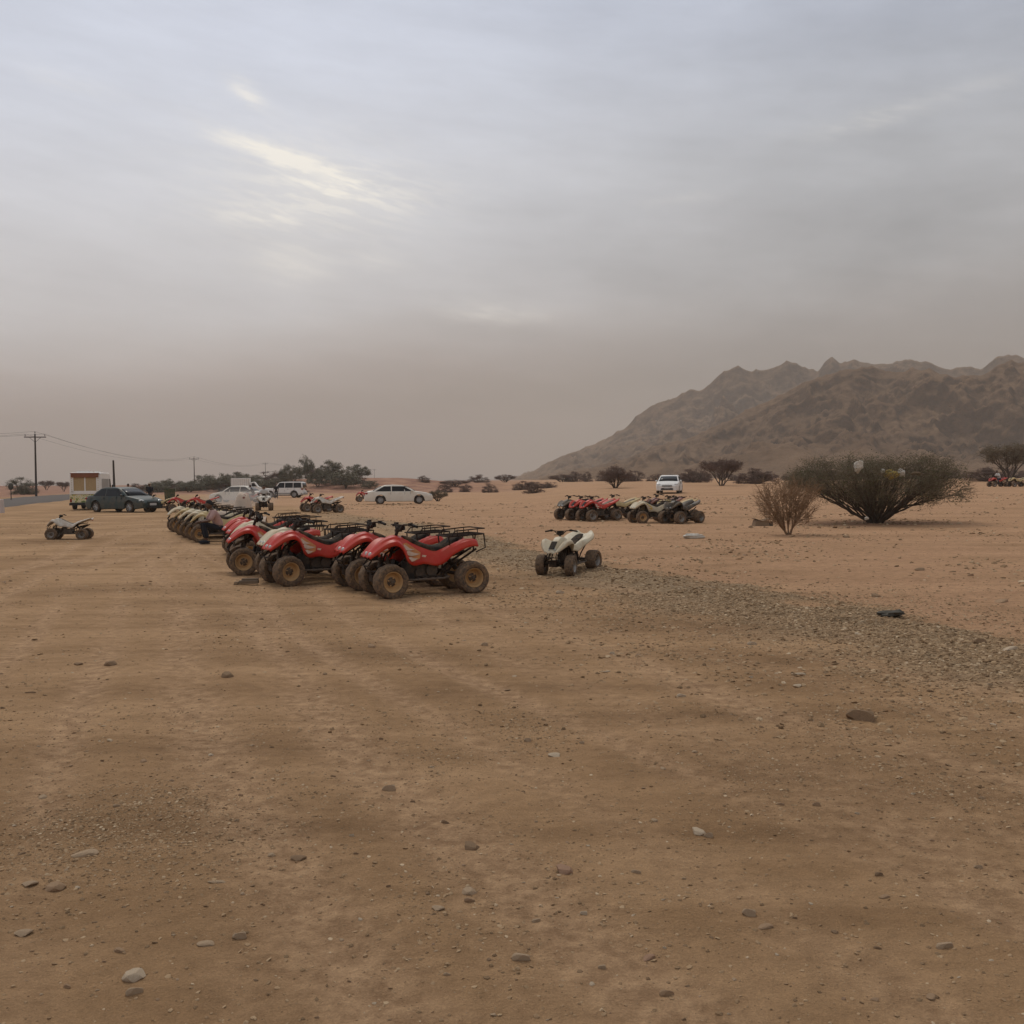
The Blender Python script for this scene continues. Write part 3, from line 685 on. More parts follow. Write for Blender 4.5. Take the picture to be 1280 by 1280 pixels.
def copy_tree(o, parent=None):
    c = o.copy(); C.objects.link(c)
    if parent: c.parent = parent
    for ch in list(o.children): copy_tree(ch, c)
    return c
PROTO = {}
def place_quad(key, px, py, head, label, group=None, scale=1.0, steer=0, lean=(0, 0), wheel=(.6, .37), paint=None, seat=None):
    """px, py: where the named wheel (x, y in bike coordinates) touches the ground; head: compass angle of the nose, degrees, 0 = +X"""
    style, pt, kw = KINDS[key]
    if key in PROTO: r = copy_tree(PROTO[key])
    else: r = quad(style, pt, **kw); PROTO[key] = r
    p = spot(px, py); a = R(head)
    wx, wy = wheel[0]*scale, wheel[1]*scale
    ox, oy = wx*math.cos(a)-wy*math.sin(a), wx*math.sin(a)+wy*math.cos(a)
    x, y = p.x-ox, p.y-oy
    zf = np.mean([h1(x+.6*scale*math.cos(a)-s*.4*scale*math.sin(a), y+.6*scale*math.sin(a)+s*.4*scale*math.cos(a)) for s in (1, -1)])
    zr = np.mean([h1(x-.6*scale*math.cos(a)-s*.4*scale*math.sin(a), y-.6*scale*math.sin(a)+s*.4*scale*math.cos(a)) for s in (1, -1)])
    r.location = (x, y, (zf+zr)/2-.018); r.scale = (scale,)*3
    r.rotation_euler = (0, -math.atan2(zf-zr, 1.2*scale), a)
    for ch in r.children:
        if ch.name.startswith('wheel') and ch.location.x > 0:
            ch.rotation_euler = (0, 0, (0 if ch.location.y > 0 else math.pi)+R(steer))
        if ch.name.startswith('handlebar'):
            M = Matrix.Translation((.36, 0, 0))@Matrix.Rotation(R(steer), 4, 'Z')@Matrix.Translation((-.36, 0, 0))
            ch.location = M.translation; ch.rotation_euler = (0, 0, R(steer))
        if paint and ch.name.startswith('body_shell'): ch.material_slots[0].material = P[paint]
        if seat and ch.name.startswith('seat'): ch.material_slots[0].material = P[seat]
    tag(r, label, 'quad bike', group or 'parked quad bikes'); return r
KINDS = {'red': ('util', 'red', dict(panel='orange')), 'cream': ('util', 'cream', dict(print_=False)), 'printed': ('util', 'cream', dict(panel='yellow')),
         'sport': ('sport', 'cream', dict(rack=False, print_=False, rim='rimgrey')), 'kid': ('sport', 'white', dict(rack=False, print_=False, seat='oliveseat', rim='rimgrey')),
         'redsport': ('sport', 'red', dict(rack=False, print_=True, rim='rimgrey')), 'dark': ('util', 'dark', dict(print_=False, rim='rimgrey')),
         'darksport': ('sport', 'dark', dict(rack=False, print_=False, rim='rimgrey'))}
# ------------------------------------------------------------------ the quad bikes, row by row
G1, G2, G3 = 'quad bikes in the long near row', 'quad bikes in the cream row', 'quad bikes in the far right cluster'
H = 180+24
place_quad('red', 489, 748, H, 'nearest red quad bike at the right end of the long row', G1, steer=8)
place_quad('red', 453, 738, H+2, 'second red quad bike, tucked close behind the nearest one', G1, steer=2)
place_quad('red', 361, 733, H+6, 'third red quad bike in the row, just right of the wooden plank', G1, steer=10)
place_quad('cream', 350, 726, H+3, 'plain cream quad bike squeezed between two red ones in the near row', G1, steer=0)
place_quad('red', 305, 719, H-4, 'fourth red quad bike, front wheels turned, left of the cream one', G1, steer=-6)
place_quad('printed', 311, 706, H, 'cream quad bike with yellow side print behind the red one', G1, steer=8)
place_quad('red', 303, 700, H, 'fifth red quad bike, left of the yellow printed cream one', G1, steer=0)
place_quad('red', 296, 694, H-2, 'last red quad bike of the near row, beside the draped sheet', G1, steer=4)
HB = 180+16
place_quad('cream', 250, 678, HB, 'yellowed quad bike behind the seated person, nearest of the cream row', G2, steer=4, paint='yellowed')
place_quad('cream', 242, 675, HB, 'cream quad bike next to the yellowed one behind the seated person', G2, steer=4)
place_quad('cream', 235, 672, HB+2, 'third cream quad bike of the cream row, counting from the seated person', G2)
place_quad('cream', 228, 669, HB, 'fourth cream quad bike of the cream row, second from its far left end', G2, paint='yellowed')
place_quad('cream', 221, 665, HB+8, 'farthest cream quad bike at the left end of the cream row', G2)
G4 = 'quad bikes behind the cream row'
place_quad('redsport', 216, 640.5, 200, 'red quad bike behind the cream row, nearer the dark sedan', G4)
place_quad('redsport', 240, 641, 198, 'red quad bike behind the cream row, beside the seated person', G4)
place_quad('sport', 212, 640, 190, 'yellowed quad bike parked just past the nose of the dark sedan', G4, paint='yellowed', wheel=(-.6, .4))
place_quad('sport', 714, 719.5, 240, 'small cream quad bike standing alone in front of the gravel', 'quad bikes standing alone', scale=.74, steer=12, paint='offwhite')
place_quad('kid', 64, 674.5, 186, 'small white quad bike standing alone at the far left', 'quad bikes standing alone', scale=.72)
place_quad('sport', 397, 641.5, 205, 'cream quad bike with tan seat, front one of the pair in the middle', 'pair of quad bikes by the white cars', paint='white', seat='oliveseat')
place_quad('redsport', 384, 640, 205, 'red quad bike behind the cream one of the middle pair', 'pair of quad bikes by the white cars')
place_quad('redsport', 450, 627, 200, 'red quad bike behind the tail of the white sedan', 'quad bikes standing alone', wheel=(.6, .4))
place_quad('dark', 713, 650, 215, 'dark quad bike with rack at the left end of the far cluster', G3)
place_quad('redsport', 727, 651, 212, 'plain red quad bike second from the left in the far cluster', G3)
place_quad('redsport', 740, 652, 210, 'red and cream quad bike in the middle of the far cluster', G3, seat='oliveseat')
place_quad('sport', 765, 649, 204, 'cream tailed quad bike behind the right end of the red trio in the far cluster', G3, seat='oliveseat')
place_quad('printed', 803, 654, 200, 'cream quad bike with yellow flash in the far cluster', G3)
place_quad('redsport', 822, 649, 205, 'maroon quad bike hidden behind the yellow flashed one', G3, paint='maroon', wheel=(.6, .4))
place_quad('sport', 836, 652, 205, 'dull cream quad bike between the yellow flashed and the black one', G3)
place_quad('darksport', 850, 655, 224, 'black quad bike at the right end of the far cluster', G3, steer=-8)
QA = place_quad('sport', 321, 638.5, 281, 'white quad bike ridden towards the camera by a person in a white shirt', 'quad bikes being ridden', paint='white', wheel=(.6, -.4))
QB = place_quad('redsport', 305, 629, 192, 'red quad bike ridden through the dust by the white sedan', 'quad bikes being ridden')
QC = place_quad('redsport', 1243, 608.5, 190, 'red quad bike ridden past the far right tree', 'quad bikes being ridden')
place_quad('sport', 1268, 608.5, 190, 'pale quad bike following the red one at the right edge', 'quad bikes standing alone')
# ------------------------------------------------------------------ cars
def car_paint(name, col, dust=.3):
    m = material(name, col, .45, var=.05, vscale=2, dust=dust, coat=.05, spec=.28); m.node_tree.nodes['Principled BSDF'].inputs['Coat Roughness'].default_value = .25; return m
K = {'charcoal': car_paint('charcoal_paint', (.030, .052, .052), .22), 'ivory': car_paint('ivory_paint', (.72, .68, .58), .18), 'white': car_paint('white_paint', (.74, .72, .67), .18),
     'glass': material('tinted_glass', (.015, .016, .017), .25, var=.1, spec=.18), 'trim': material('black_trim', (.02, .02, .02), .6, var=.2), 'wheelrim': material('alloy', (.42, .42, .41), .35, metal=.6, var=.1, dust=.15),
     'tyre': material('car_tyre', (.022, .021, .020), .9, var=.2, dust=.3), 'plate': material('plate_white', (.55, .55, .52), .5, var=.05), 'chrome': material('chrome', (.5, .5, .5), .2, metal=.9, var=.05),
     'lens': material('clear_lens', (.5, .5, .48), .12, var=.1, spec=.7), 'red': material('red_lens', (.25, .012, .01), .2, var=.1), 'under': material('underbody', (.012, .012, .012), .9), 'ltrim': material('silver_cladding', (.30, .29, .27), .5, var=.1)}
def car_wheel(rad=.32, w=.21):
    hw = w/2
    t = MB().lathe([(rad*.64,-hw),(rad*.9,-hw*1.02),(rad,-hw*.75),(rad,hw*.75),(rad*.9,hw*1.02),(rad*.64,hw)], n=28, closed=True).mesh('tyre', [K['tyre']], 40)
    b = MB(); b.lathe([(rad*.66, hw*.9), (rad*.62, hw*.95), (rad*.58, hw*.6), (rad*.55, -hw*.2), (.02, -hw*.2)], n=24)
    for k in range(7):
        a = k*2*math.pi/7; c, s = math.cos(a), math.sin(a)
        b.tube([(rad*.10*c, hw*.62, rad*.10*s), (rad*.36*c, hw*.70, rad*.36*s), (rad*.60*c, hw*.74, rad*.60*s)], [.028, .022, .026], 6)
    b.lathe([(.001, hw*.74), (rad*.14, hw*.70), (rad*.16, hw*.5)], n=12)
    return t, b.mesh('rim', [K['wheelrim']], 40)
CW = {}
def make_car(label, cat, paint, loc, head, L=4.8, Wd=1.8, H=1.46, wb=2.78, belt=.93, nose=.72, tail=.98, hood=.96, cab=(-1.75, -.95, .35, 1.25), clr=.19, rad=.32, pil=(-.55, .42), boxy=0, cladding=False, name='parked_car', windows=3, group=None):
    """cab: rear glass foot, roof rear, roof front, windscreen foot, as x from the car's middle"""
    r = empty(name, loc, head); tag(r, label, cat, group or 'cars parked on the lot'); p = K[paint]
    ax = [wb/2+.06, -wb/2+.06]; hl, hw = L/2, Wd/2
    xs = np.unique(np.concatenate([np.linspace(-hl, hl, 61), [a+s*(rad+.06) for a in ax for s in (-1, 1)]]))
    def zb(x):
        z = clr+.05*max(0, abs(x)-hl+.5)*2
        for a in ax:
            q = (rad+.065)**2-(x-a)**2
            if q > 0: z = max(z, rad+math.sqrt(q))
        return z
    def wid(x):
        e = max(0, abs(x)-(hl-.75))/.75; return hw*(1-(.17 if not boxy else .08)*e**2.4)-(.02 if abs(x) > hl-.03 else 0)
    def deck(x):
        pts = [(-hl, tail-.22), (-hl+.05, tail-.05), (-hl+.18, tail), (cab[0]+.1, belt+.09 if not boxy else belt+.02), (0, belt+.05), (cab[3]-.1, hood+.02), (hl-.9, hood-.05), (hl-.35, nose+.10), (hl-.08, nose), (hl, nose-.16)]
        return float(np.interp(x, [a for a, b in pts], [b for a, b in pts]))
    rows = []
    for x in xs:
        z0, w, d = zb(x), wid(x), deck(x); bl = min(belt, d-.02)
        h = [(w-.05, z0), (w-.005, z0+.05), (w+.012, .52), (w+.004, .70), (w-.035, bl-.015), (w-.10, bl+.55*(d-bl)), (w*.62, d-.01), (w*.3, d), (0, d+.004)]
        h = [(y, max(z, z0+.012*i)) for i, (y, z) in enumerate(h)]
        k_ = np.clip((abs(x)-(hl-.6))/.6, 0, 1)**1.5; sx = lambda z: x-math.copysign(k_*(max(0, z-.5)*.42+max(0, .38-z)*.35), x); rows.append([(sx(z), -y, z) for y, z in h]+[(sx(z), y, z) for y, z in h[-2::-1]])
    b = MB(); b.grid(rows); n = len(rows[0])
    b.add(rows[0], [tuple(range(n))]); b.add(rows[-1], [tuple(range(n-1, -1, -1))])
    link('body', b.mesh('body', [p], 32), r)
    b = MB(); b.box((0, 0, .42), (L-1.0, Wd-.42, .36)); link('underbody', b.mesh('underbody', [K['under']], 0), r)
    # cabin
    zc = lambda x, z: (hw-.055)-(z-belt)/(H-belt)*(.17 if not boxy else .10)
    mid = (cab[1]+cab[2])/2
    q_ = .035 if not boxy else .01; out = [(cab[0], belt-.03), ((cab[0]+cab[1]-.12)/2-q_*.6, (belt+H-.12)/2+q_), (cab[1]-.12, H-.09), (cab[1]+.12, H-.025), (mid, H), (cab[2]-.1, H-.03), (cab[2]+.12, H-.10), ((cab[3]+cab[2]+.12)/2+q_*.6, (belt+H-.13)/2+q_), (cab[3], belt-.03)]
    b = MB(); b.plate(out, lambda x, z: -zc(x, z), zc)
    cm = b.mesh('cabin', [p], 0); cm = bake(cm, ('BEVEL', dict(width=.06, segments=3, limit_method='ANGLE', angle_limit=R(25))))
    cm.polygons.foreach_set('use_smooth', [True]*len(cm.polygons)); cm.set_sharp_from_angle(angle=R(45)); link('cabin', cm, r)
    top, bot = H-.115, belt+.02
    def edge(x0, x1, z, za, zb_): return x0+(x1-x0)*(z-za)/(zb_-za)
    rx = lambda z: edge(cab[0], cab[1]-.12, z, belt-.03, H-.09)+.13; fx = lambda z: edge(cab[3], cab[2]+.12, z, belt-.03, H-.10)-.13
    cuts = [None]+list(pil)+[None]
    for s in (1, -1):
        for i in range(len(cuts)-1):
            x0t = rx(top) if cuts[i] is None else cuts[i]+.035; x0b = rx(bot) if cuts[i] is None else cuts[i]+.035
            x1t = fx(top) if cuts[i+1] is None else cuts[i+1]-.035; x1b = fx(bot) if cuts[i+1] is None else cuts[i+1]-.035
            o = [(x0b, bot), (x0t, top), (x1t, top), (x1b, bot)]
            b = MB(); b.plate(o, lambda x, z: s*(zc(x, z)-.004), lambda x, z: s*(zc(x, z)+.006)); link('side_window', b.mesh('side_window', [K['glass']], 0), r)
    def screen(nm, xa, za, xb, zb2, sgn):
        P_ = []; ca, cb = .08, .90
        for q in (ca, .5, cb):
            x, z = xa+(xb-xa)*q, za+(zb2-za)*q; w = (zc(x, z)-.10)
            nx, nz = (zb2-za), -(xb-xa); l = math.hypot(nx, nz); nx, nz = nx/l, nz/l
            if nz < 0: nx, nz = -nx, -nz
            P_.append([(x+nx*(.045+.02*(1-(y*1.0)**2)), w*y, z+nz*(.045+.02*(1-y*y))) for y in np.linspace(-1, 1, 7)])
        g = MB().grid(P_).mesh(nm, [K['glass']], 60); link(nm, bake(g, ('SOLIDIFY', dict(thickness=.012))), r)
    screen('windscreen', cab[3], belt-.03, cab[2]+.12, H-.10, 1); screen('rear_window', cab[0], belt-.03, cab[1]-.12, H-.09, -1)
    # lamps, grille, plates, mirrors, handles, seams
    ew = wid(hl-.2)
    for s in (1, -1):
        b = MB(); b.ball((0, 0, 0), .1, 12, 8, (1.6, 1.9, .75)); link('headlight', b.mesh('headlight', [K['lens']]), r, loc=(hl-.24, s*(ew-.18), nose-.05))
        b = MB(); b.ball((0, 0, 0), .1, 12, 8, (1.2, 1.7, .9)); link('tail_light', b.mesh('tail_light', [K['red']]), r, loc=(-hl+.16, s*(ew-.15), tail-.17))
        b = MB(); b.ball((0, 0, 0), .09, 10, 7, (.7, 1.1, .8)); b.box((0, -s*.07, -.05), (.05, .08, .03)); link('wing_mirror', b.mesh('wing_mirror', [p]), r, loc=(cab[3]-.32, s*(hw+.06), belt+.06))
        for hx in (pil[1]-.62, pil[0]-.42):
            b = MB(); b.box((0, 0, 0), (.18, .025, .025)); link('door_handle', b.mesh('door_handle', [p if not cladding else K['trim']], 0), r, loc=(hx+.25, s*(hw+.012), belt-.13))
        b = MB()
        for xx in (cab[3]-.42, pil[1]-.0, pil[0]-.05):
            b.box((xx, s*(hw-.012), .62), (.012, .022, .60), rot=(s*-.04, 0, 0))
        link('door_gap', b.mesh('door_gap', [K['trim']], 0), r)
        b = MB(); b.box((hl-.055, s*(ew-.42), .36), (.05, .16, .07)); link('fog_light', b.mesh('fog_light', [K['trim']], 0), r)
    b = MB()
    for k in range(3): b.box((hl-.03+.004*k, 0, nose-.10-.05*k), (.05, .78, .02))
    link('grille', b.mesh('grille', [K['trim']], 0), r)
    b = MB(); b.box((hl-.025, 0, .36), (.06, .95, .14), taper=.9); link('air_intake', b.mesh('air_intake', [K['trim']], 0), r)
    b = MB(); b.box((hl+.012, 0, .47), (.015, .48, .13)); link('number_plate', b.mesh('number_plate', [K['plate']], 0), r)
    b = MB(); b.box((-hl-.008, 0, .62), (.015, .48, .13)); link('number_plate', b.mesh('number_plate', [K['plate']], 0), r)
    if cladding:
        for s in (1, -1):
            b = MB(); b.box((0, s*(hw+.014), .50), (wb-2*rad-.18, .03, .16)); b.box((-hl+.30, s*(ew+.0), .46), (.42, .04, .20)); b.box((hl-.30, s*(ew+.0), .46), (.42, .04, .20)); link('side_cladding', b.mesh('side_cladding', [K['ltrim']], 0), r)
            b = MB(); b.tube([(cab[1], s*(hw-.25), H+.03), (cab[2], s*(hw-.25), H+.03)], .02, 6); link('roof_rail', b.mesh('roof_rail', [K['trim']]), r)
        b = MB(); b.box((-hl-.01, 0, .46), (.10, Wd-.2, .20)); link('rear_bumper', b.mesh('rear_bumper', [K['ltrim']], 0), r)
    key = (rad,)
    if key not in CW: CW[key] = car_wheel(rad)
    for a in ax:
        for s in (1, -1):
            w = empty('wheel', (a, s*(hw-.115), rad), 0 if s > 0 else math.pi); w.parent = r; link('tyre', CW[key][0], w); link('rim', CW[key][1], w)
    return r
def gpos(px, py): return spot(px, py)
def car_at(x, y, head): return (x, y, h1(x, y)), R(head)
p = spot(155, 640); make_car('charcoal sedan parked beside the white and yellow van', 'sedan', 'charcoal', (p.x, p.y, h1(p.x, p.y)), R(-28), L=4.8, H=1.47)
p = spot(498, 630); make_car('ivory white sedan with dark windows standing side-on in mid lot', 'sedan', 'ivory', (p.x, p.y, h1(p.x, p.y)), R(10), L=5.0, H=1.43, wb=2.82, cab=(-1.95, -1.05, .3, 1.25))
p = spot(837, 616.5); make_car('white sedan facing the camera on the open sand at right', 'sedan', 'white', (p.x, p.y, h1(p.x, p.y)), R(-104), L=4.6, H=1.46, hood=.98, nose=.76)
p = at_dist(297, 90); make_car('white sedan in the dust, left of the white off-roader', 'sedan', 'ivory', (p.x, p.y, h1(p.x, p.y)), R(172), L=4.8, H=1.48, wb=2.8, cab=(-1.9, -1.0, .35, 1.2))
p = at_dist(356, 118); make_car('white boxy off-roader with silver side cladding and tinted windows', 'off-roader', 'white', (p.x, p.y, h1(p.x, p.y)), R(176), L=4.9, Wd=1.94, H=1.88, wb=2.85, belt=1.15, nose=1.02, tail=1.16, hood=1.16,
        cab=(-2.38, -2.18, .35, 1.0), clr=.30, rad=.40, pil=(-1.25, -.25), boxy=1, cladding=True)
# white box truck behind, and the decorated snack van
def box_truck():
    p = at_dist(308, 150); r = empty('box_truck', (p.x, p.y, h1(p.x, p.y)), R(8)); tag(r, 'white box truck half hidden behind the white sedan', 'truck')
    b = MB(); b.box((-.8, 0, 1.65), (2.7, 1.8, 1.7)); link('cargo_box', bake(b.mesh('cargo_box', [K['white']], 0), ('BEVEL', dict(width=.04, segments=2))), r)
    b = MB()
    for k in range(9): b.box((-2.0+.3*k, -.91, 1.65), (.03, .02, 1.6))
    link('ribs', b.mesh('ribs', [K['ltrim']], 0), r)
    b = MB(); b.plate([(.62, .55), (.62, 1.85), (1.25, 1.95), (1.75, 1.25), (2.15, 1.12), (2.2, .55)], -.82, .82); link('cab', bake(b.mesh('cab', [K['white']], 0), ('BEVEL', dict(width=.06, segments=2))), r)
    for s in (1, -1):
        b = MB(); b.plate([(.85, 1.25), (.85, 1.75), (1.22, 1.78), (1.60, 1.25)], s*.815, s*.83); link('side_window', b.mesh('side_window', [K['glass']], 0), r)
    b = MB(); b.box((0, 0, .6), (4.2, 1.3, .18)); link('chassis', b.mesh('chassis', [K['under']], 0), r)
    for a in (1.4, -1.3):
        for s in (1, -1):
            w = empty('wheel', (a, s*.74, .36), 0 if s > 0 else math.pi, 1.12); w.parent = r; link('tyre', CW[(.32,)][0], w); link('rim', CW[(.32,)][1], w)
box_truck()
def snack_van():
    # +X is the van's nose; the tail faces the camera
    p = spot(107, 637.5); p = Vector((p.x-.52, p.y+2.24, 0)); r = empty('snack_van', (p.x, p.y, h1(p.x, p.y)), R(103)); tag(r, 'white van with a curtained rear hatch and yellow green painted tail', 'van')
    cream = material('van_cream', (.62, .58, .46), .5, var=.1, dust=.4); wht = material('van_white', (.80, .78, .73), .5, var=.05, dust=.1)
    g = bpy.data.materials.new('fruit_print'); g.use_nodes = True; t = NT(g.node_tree); bb = g.node_tree.nodes['Principled BSDF']
    o = t.add('ShaderNodeTexCoord').outputs['Object']; nz = t.noise(o, 2.6, 3, .5, .8)
    t.put(bb.inputs['Base Color'], t.ramp(nz, [(.36, (.16,.20,.06)), (.42, (.42,.42,.10)), (.45, (.66,.60,.40)), (.52, (.66,.48,.10)), (.55, (.64,.60,.44)), (.62, (.24,.30,.08)), (.66, (.60,.46,.12))], 'CONSTANT')); bb.inputs['Roughness'].default_value = .6
    cur = material('curtain_cloth', (.42, .30, .16), .9, var=.25, vscale=12); aw = material('awning_cloth', (.22, .09, .05), .9, var=.3, vscale=6)
    w, L, z0, z1 = .92, 4.6, .42, 2.35
    b = MB(); b.plate([(-2.3, z0), (-2.3, .95), (-2.22, z1-.08), (-2.1, z1), (.9, z1), (1.35, z1-.12), (1.95, 1.25), (2.35, 1.05), (2.4, z0)], -w, w)
    link('body', bake(b.mesh('body', [wht], 0), ('BEVEL', dict(width=.06, segments=3, limit_method='ANGLE'))), r)
    b = MB(); b.box((-2.315, 0, .72), (.02, 2*w-.02, .52)); link('painted_tailgate', b.mesh('painted_tailgate', [g], 0), r)
    for s in (1, -1):
        b = MB(); b.box((-.2, s*(w+.008), .78), (3.9, .012, .55)); link('painted_side', b.mesh('painted_side', [g], 0), r)
    b = MB(); b.box((-2.34, 0, .36), (.14, 1.86, .16)); link('rear_bumper', b.mesh('rear_bumper', [K['trim']], 0), r)
    # hatch: dark opening band, two curtains with a bright divider, studded white frame
    b = MB(); b.box((-2.315, 0, 1.60), (.03, 1.40, .92)); link('curtain', b.mesh('curtain', [cur], 0), r)
    b = MB(); b.box((-2.335, 0, 1.60), (.02, .07, .90)); link('divider', b.mesh('divider', [wht], 0), r)
    b = MB(); b.box((-2.35, 0, 2.16), (.14, 1.62, .24)); b.box((-2.34, 0, 2.30), (.20, 1.72, .05)); link('awning', b.mesh('awning', [aw], 0), r)
    for s in (1, -1):
        b = MB(); b.box((-2.345, s*.77, 1.62), (.05, .20, 1.10)); link('lattice_frame', b.mesh('lattice_frame', [wht], 0), r)
        b = MB()
        for k in range(9): b.box((-2.374, s*.78, 1.16+.115*k), (.012, .075, .05))
        link('lattice_studs', b.mesh('lattice_studs', [cream], 0), r)
        b = MB(); b.box((0, 0, 0), (.05, .10, .22)); link('tail_light', b.mesh('tail_light', [K['red']], 0), r, loc=(-2.325, s*.84, .60))
        b = MB(); b.plate([(1.02, 1.30), (1.02, 1.95), (1.28, 1.95), (1.72, 1.30)], s*(w+.001), s*(w+.014)); link('side_window', b.mesh('side_window', [K['glass']], 0), r)
        b = MB(); b.plate([(-1.9, 1.30), (-1.9, 1.95), (.75, 1.95), (.75, 1.30)], s*(w+.001), s*(w+.014)); link('side_hatch', b.mesh('side_hatch', [K['ltrim']], 0), r)
        b = MB(); b.ball((0, 0, 0), .1, 10, 7, (.7, .8, 1.4)); link('wing_mirror', b.mesh('wing_mirror', [K['trim']]), r, loc=(1.55, s*(w+.14), 1.45))
    b = MB(); b.box((-2.345, 0, 1.09), (.05, 1.72, .20)); link('hatch_sill', b.mesh('hatch_sill', [wht], 0), r)
    b = MB(); b.box((-1.2, .2, z1+.05), (.9, .8, .1)); b.cyl((-.2, -.4, z1), (-.2, -.4, z1+.10), .18, 12); link('roof_box', b.mesh('roof_box', [wht], 30), r)
    b = MB(); b.box((-2.36, -.45, .55), (.02, .36, .12)); link('number_plate', b.mesh('number_plate', [K['plate']], 0), r)
    b = MB(); b.box((0, 0, .45), (4.2, 1.5, .25)); link('chassis', b.mesh('chassis', [K['under']], 0), r)
    for a in (1.55, -1.35):
        for s in (1, -1):
            q = empty('wheel', (a, s*.80, .33), 0 if s > 0 else math.pi, 1.03); q.parent = r; link('tyre', CW[(.32,)][0], q); link('rim', CW[(.32,)][1], q)
snack_van()

# ------------------------------------------------------------------ people
SK = material('brown_skin', (.12, .065, .04), .6, var=.08); HAIR = material('black_hair', (.010, .009, .008), .8, var=.2)
CL = {k: material(k+'_cloth', c, .95, var=.15, vscale=8, bump=.4, bscale=20) for k, c in dict(white=(.62,.60,.56), dark=(.012,.013,.018), pink=(.42,.27,.24), cream=(.50,.43,.33), navy=(.02,.03,.05), grey=(.12,.11,.11)).items()}
def skin_mesh(name, chains, mats, sub=1):
    """chains: lists of (point, radius); the first point of a later chain may repeat an earlier point to branch from it"""
    V, E, Rr = [], [], []; idx = {}
    for ch in chains:
        prev = None
        for pt, rad in ch:
            k = tuple(round(c, 4) for c in pt)
            if k not in idx: idx[k] = len(V); V.append(pt); Rr.append(rad)
            if prev is not None and prev != idx[k]: E.append((prev, idx[k]))
            prev = idx[k]
    me = bpy.data.meshes.new(name); me.from_pydata(V, E, []); o = bpy.data.objects.new('skin', me); C.objects.link(o)
    o.modifiers.new('s', 'SKIN'); s2 = o.modifiers.new('u', 'SUBSURF'); s2.levels = sub; s2.render_levels = sub
    for d, rd in zip(me.skin_vertices[0].data, Rr): d.radius = (rd, rd) if not isinstance(rd, tuple) else rd
    me.skin_vertices[0].data[0].use_root = True
    dg = bpy.context.evaluated_depsgraph_get(); r = bpy.data.meshes.new_from_object(o.evaluated_get(dg), depsgraph=dg); bpy.data.objects.remove(o)
    r.name = name; r.materials.clear()
    for m in mats: r.materials.append(m)
    r.polygons.foreach_set('use_smooth', [True]*len(r.polygons)); return r
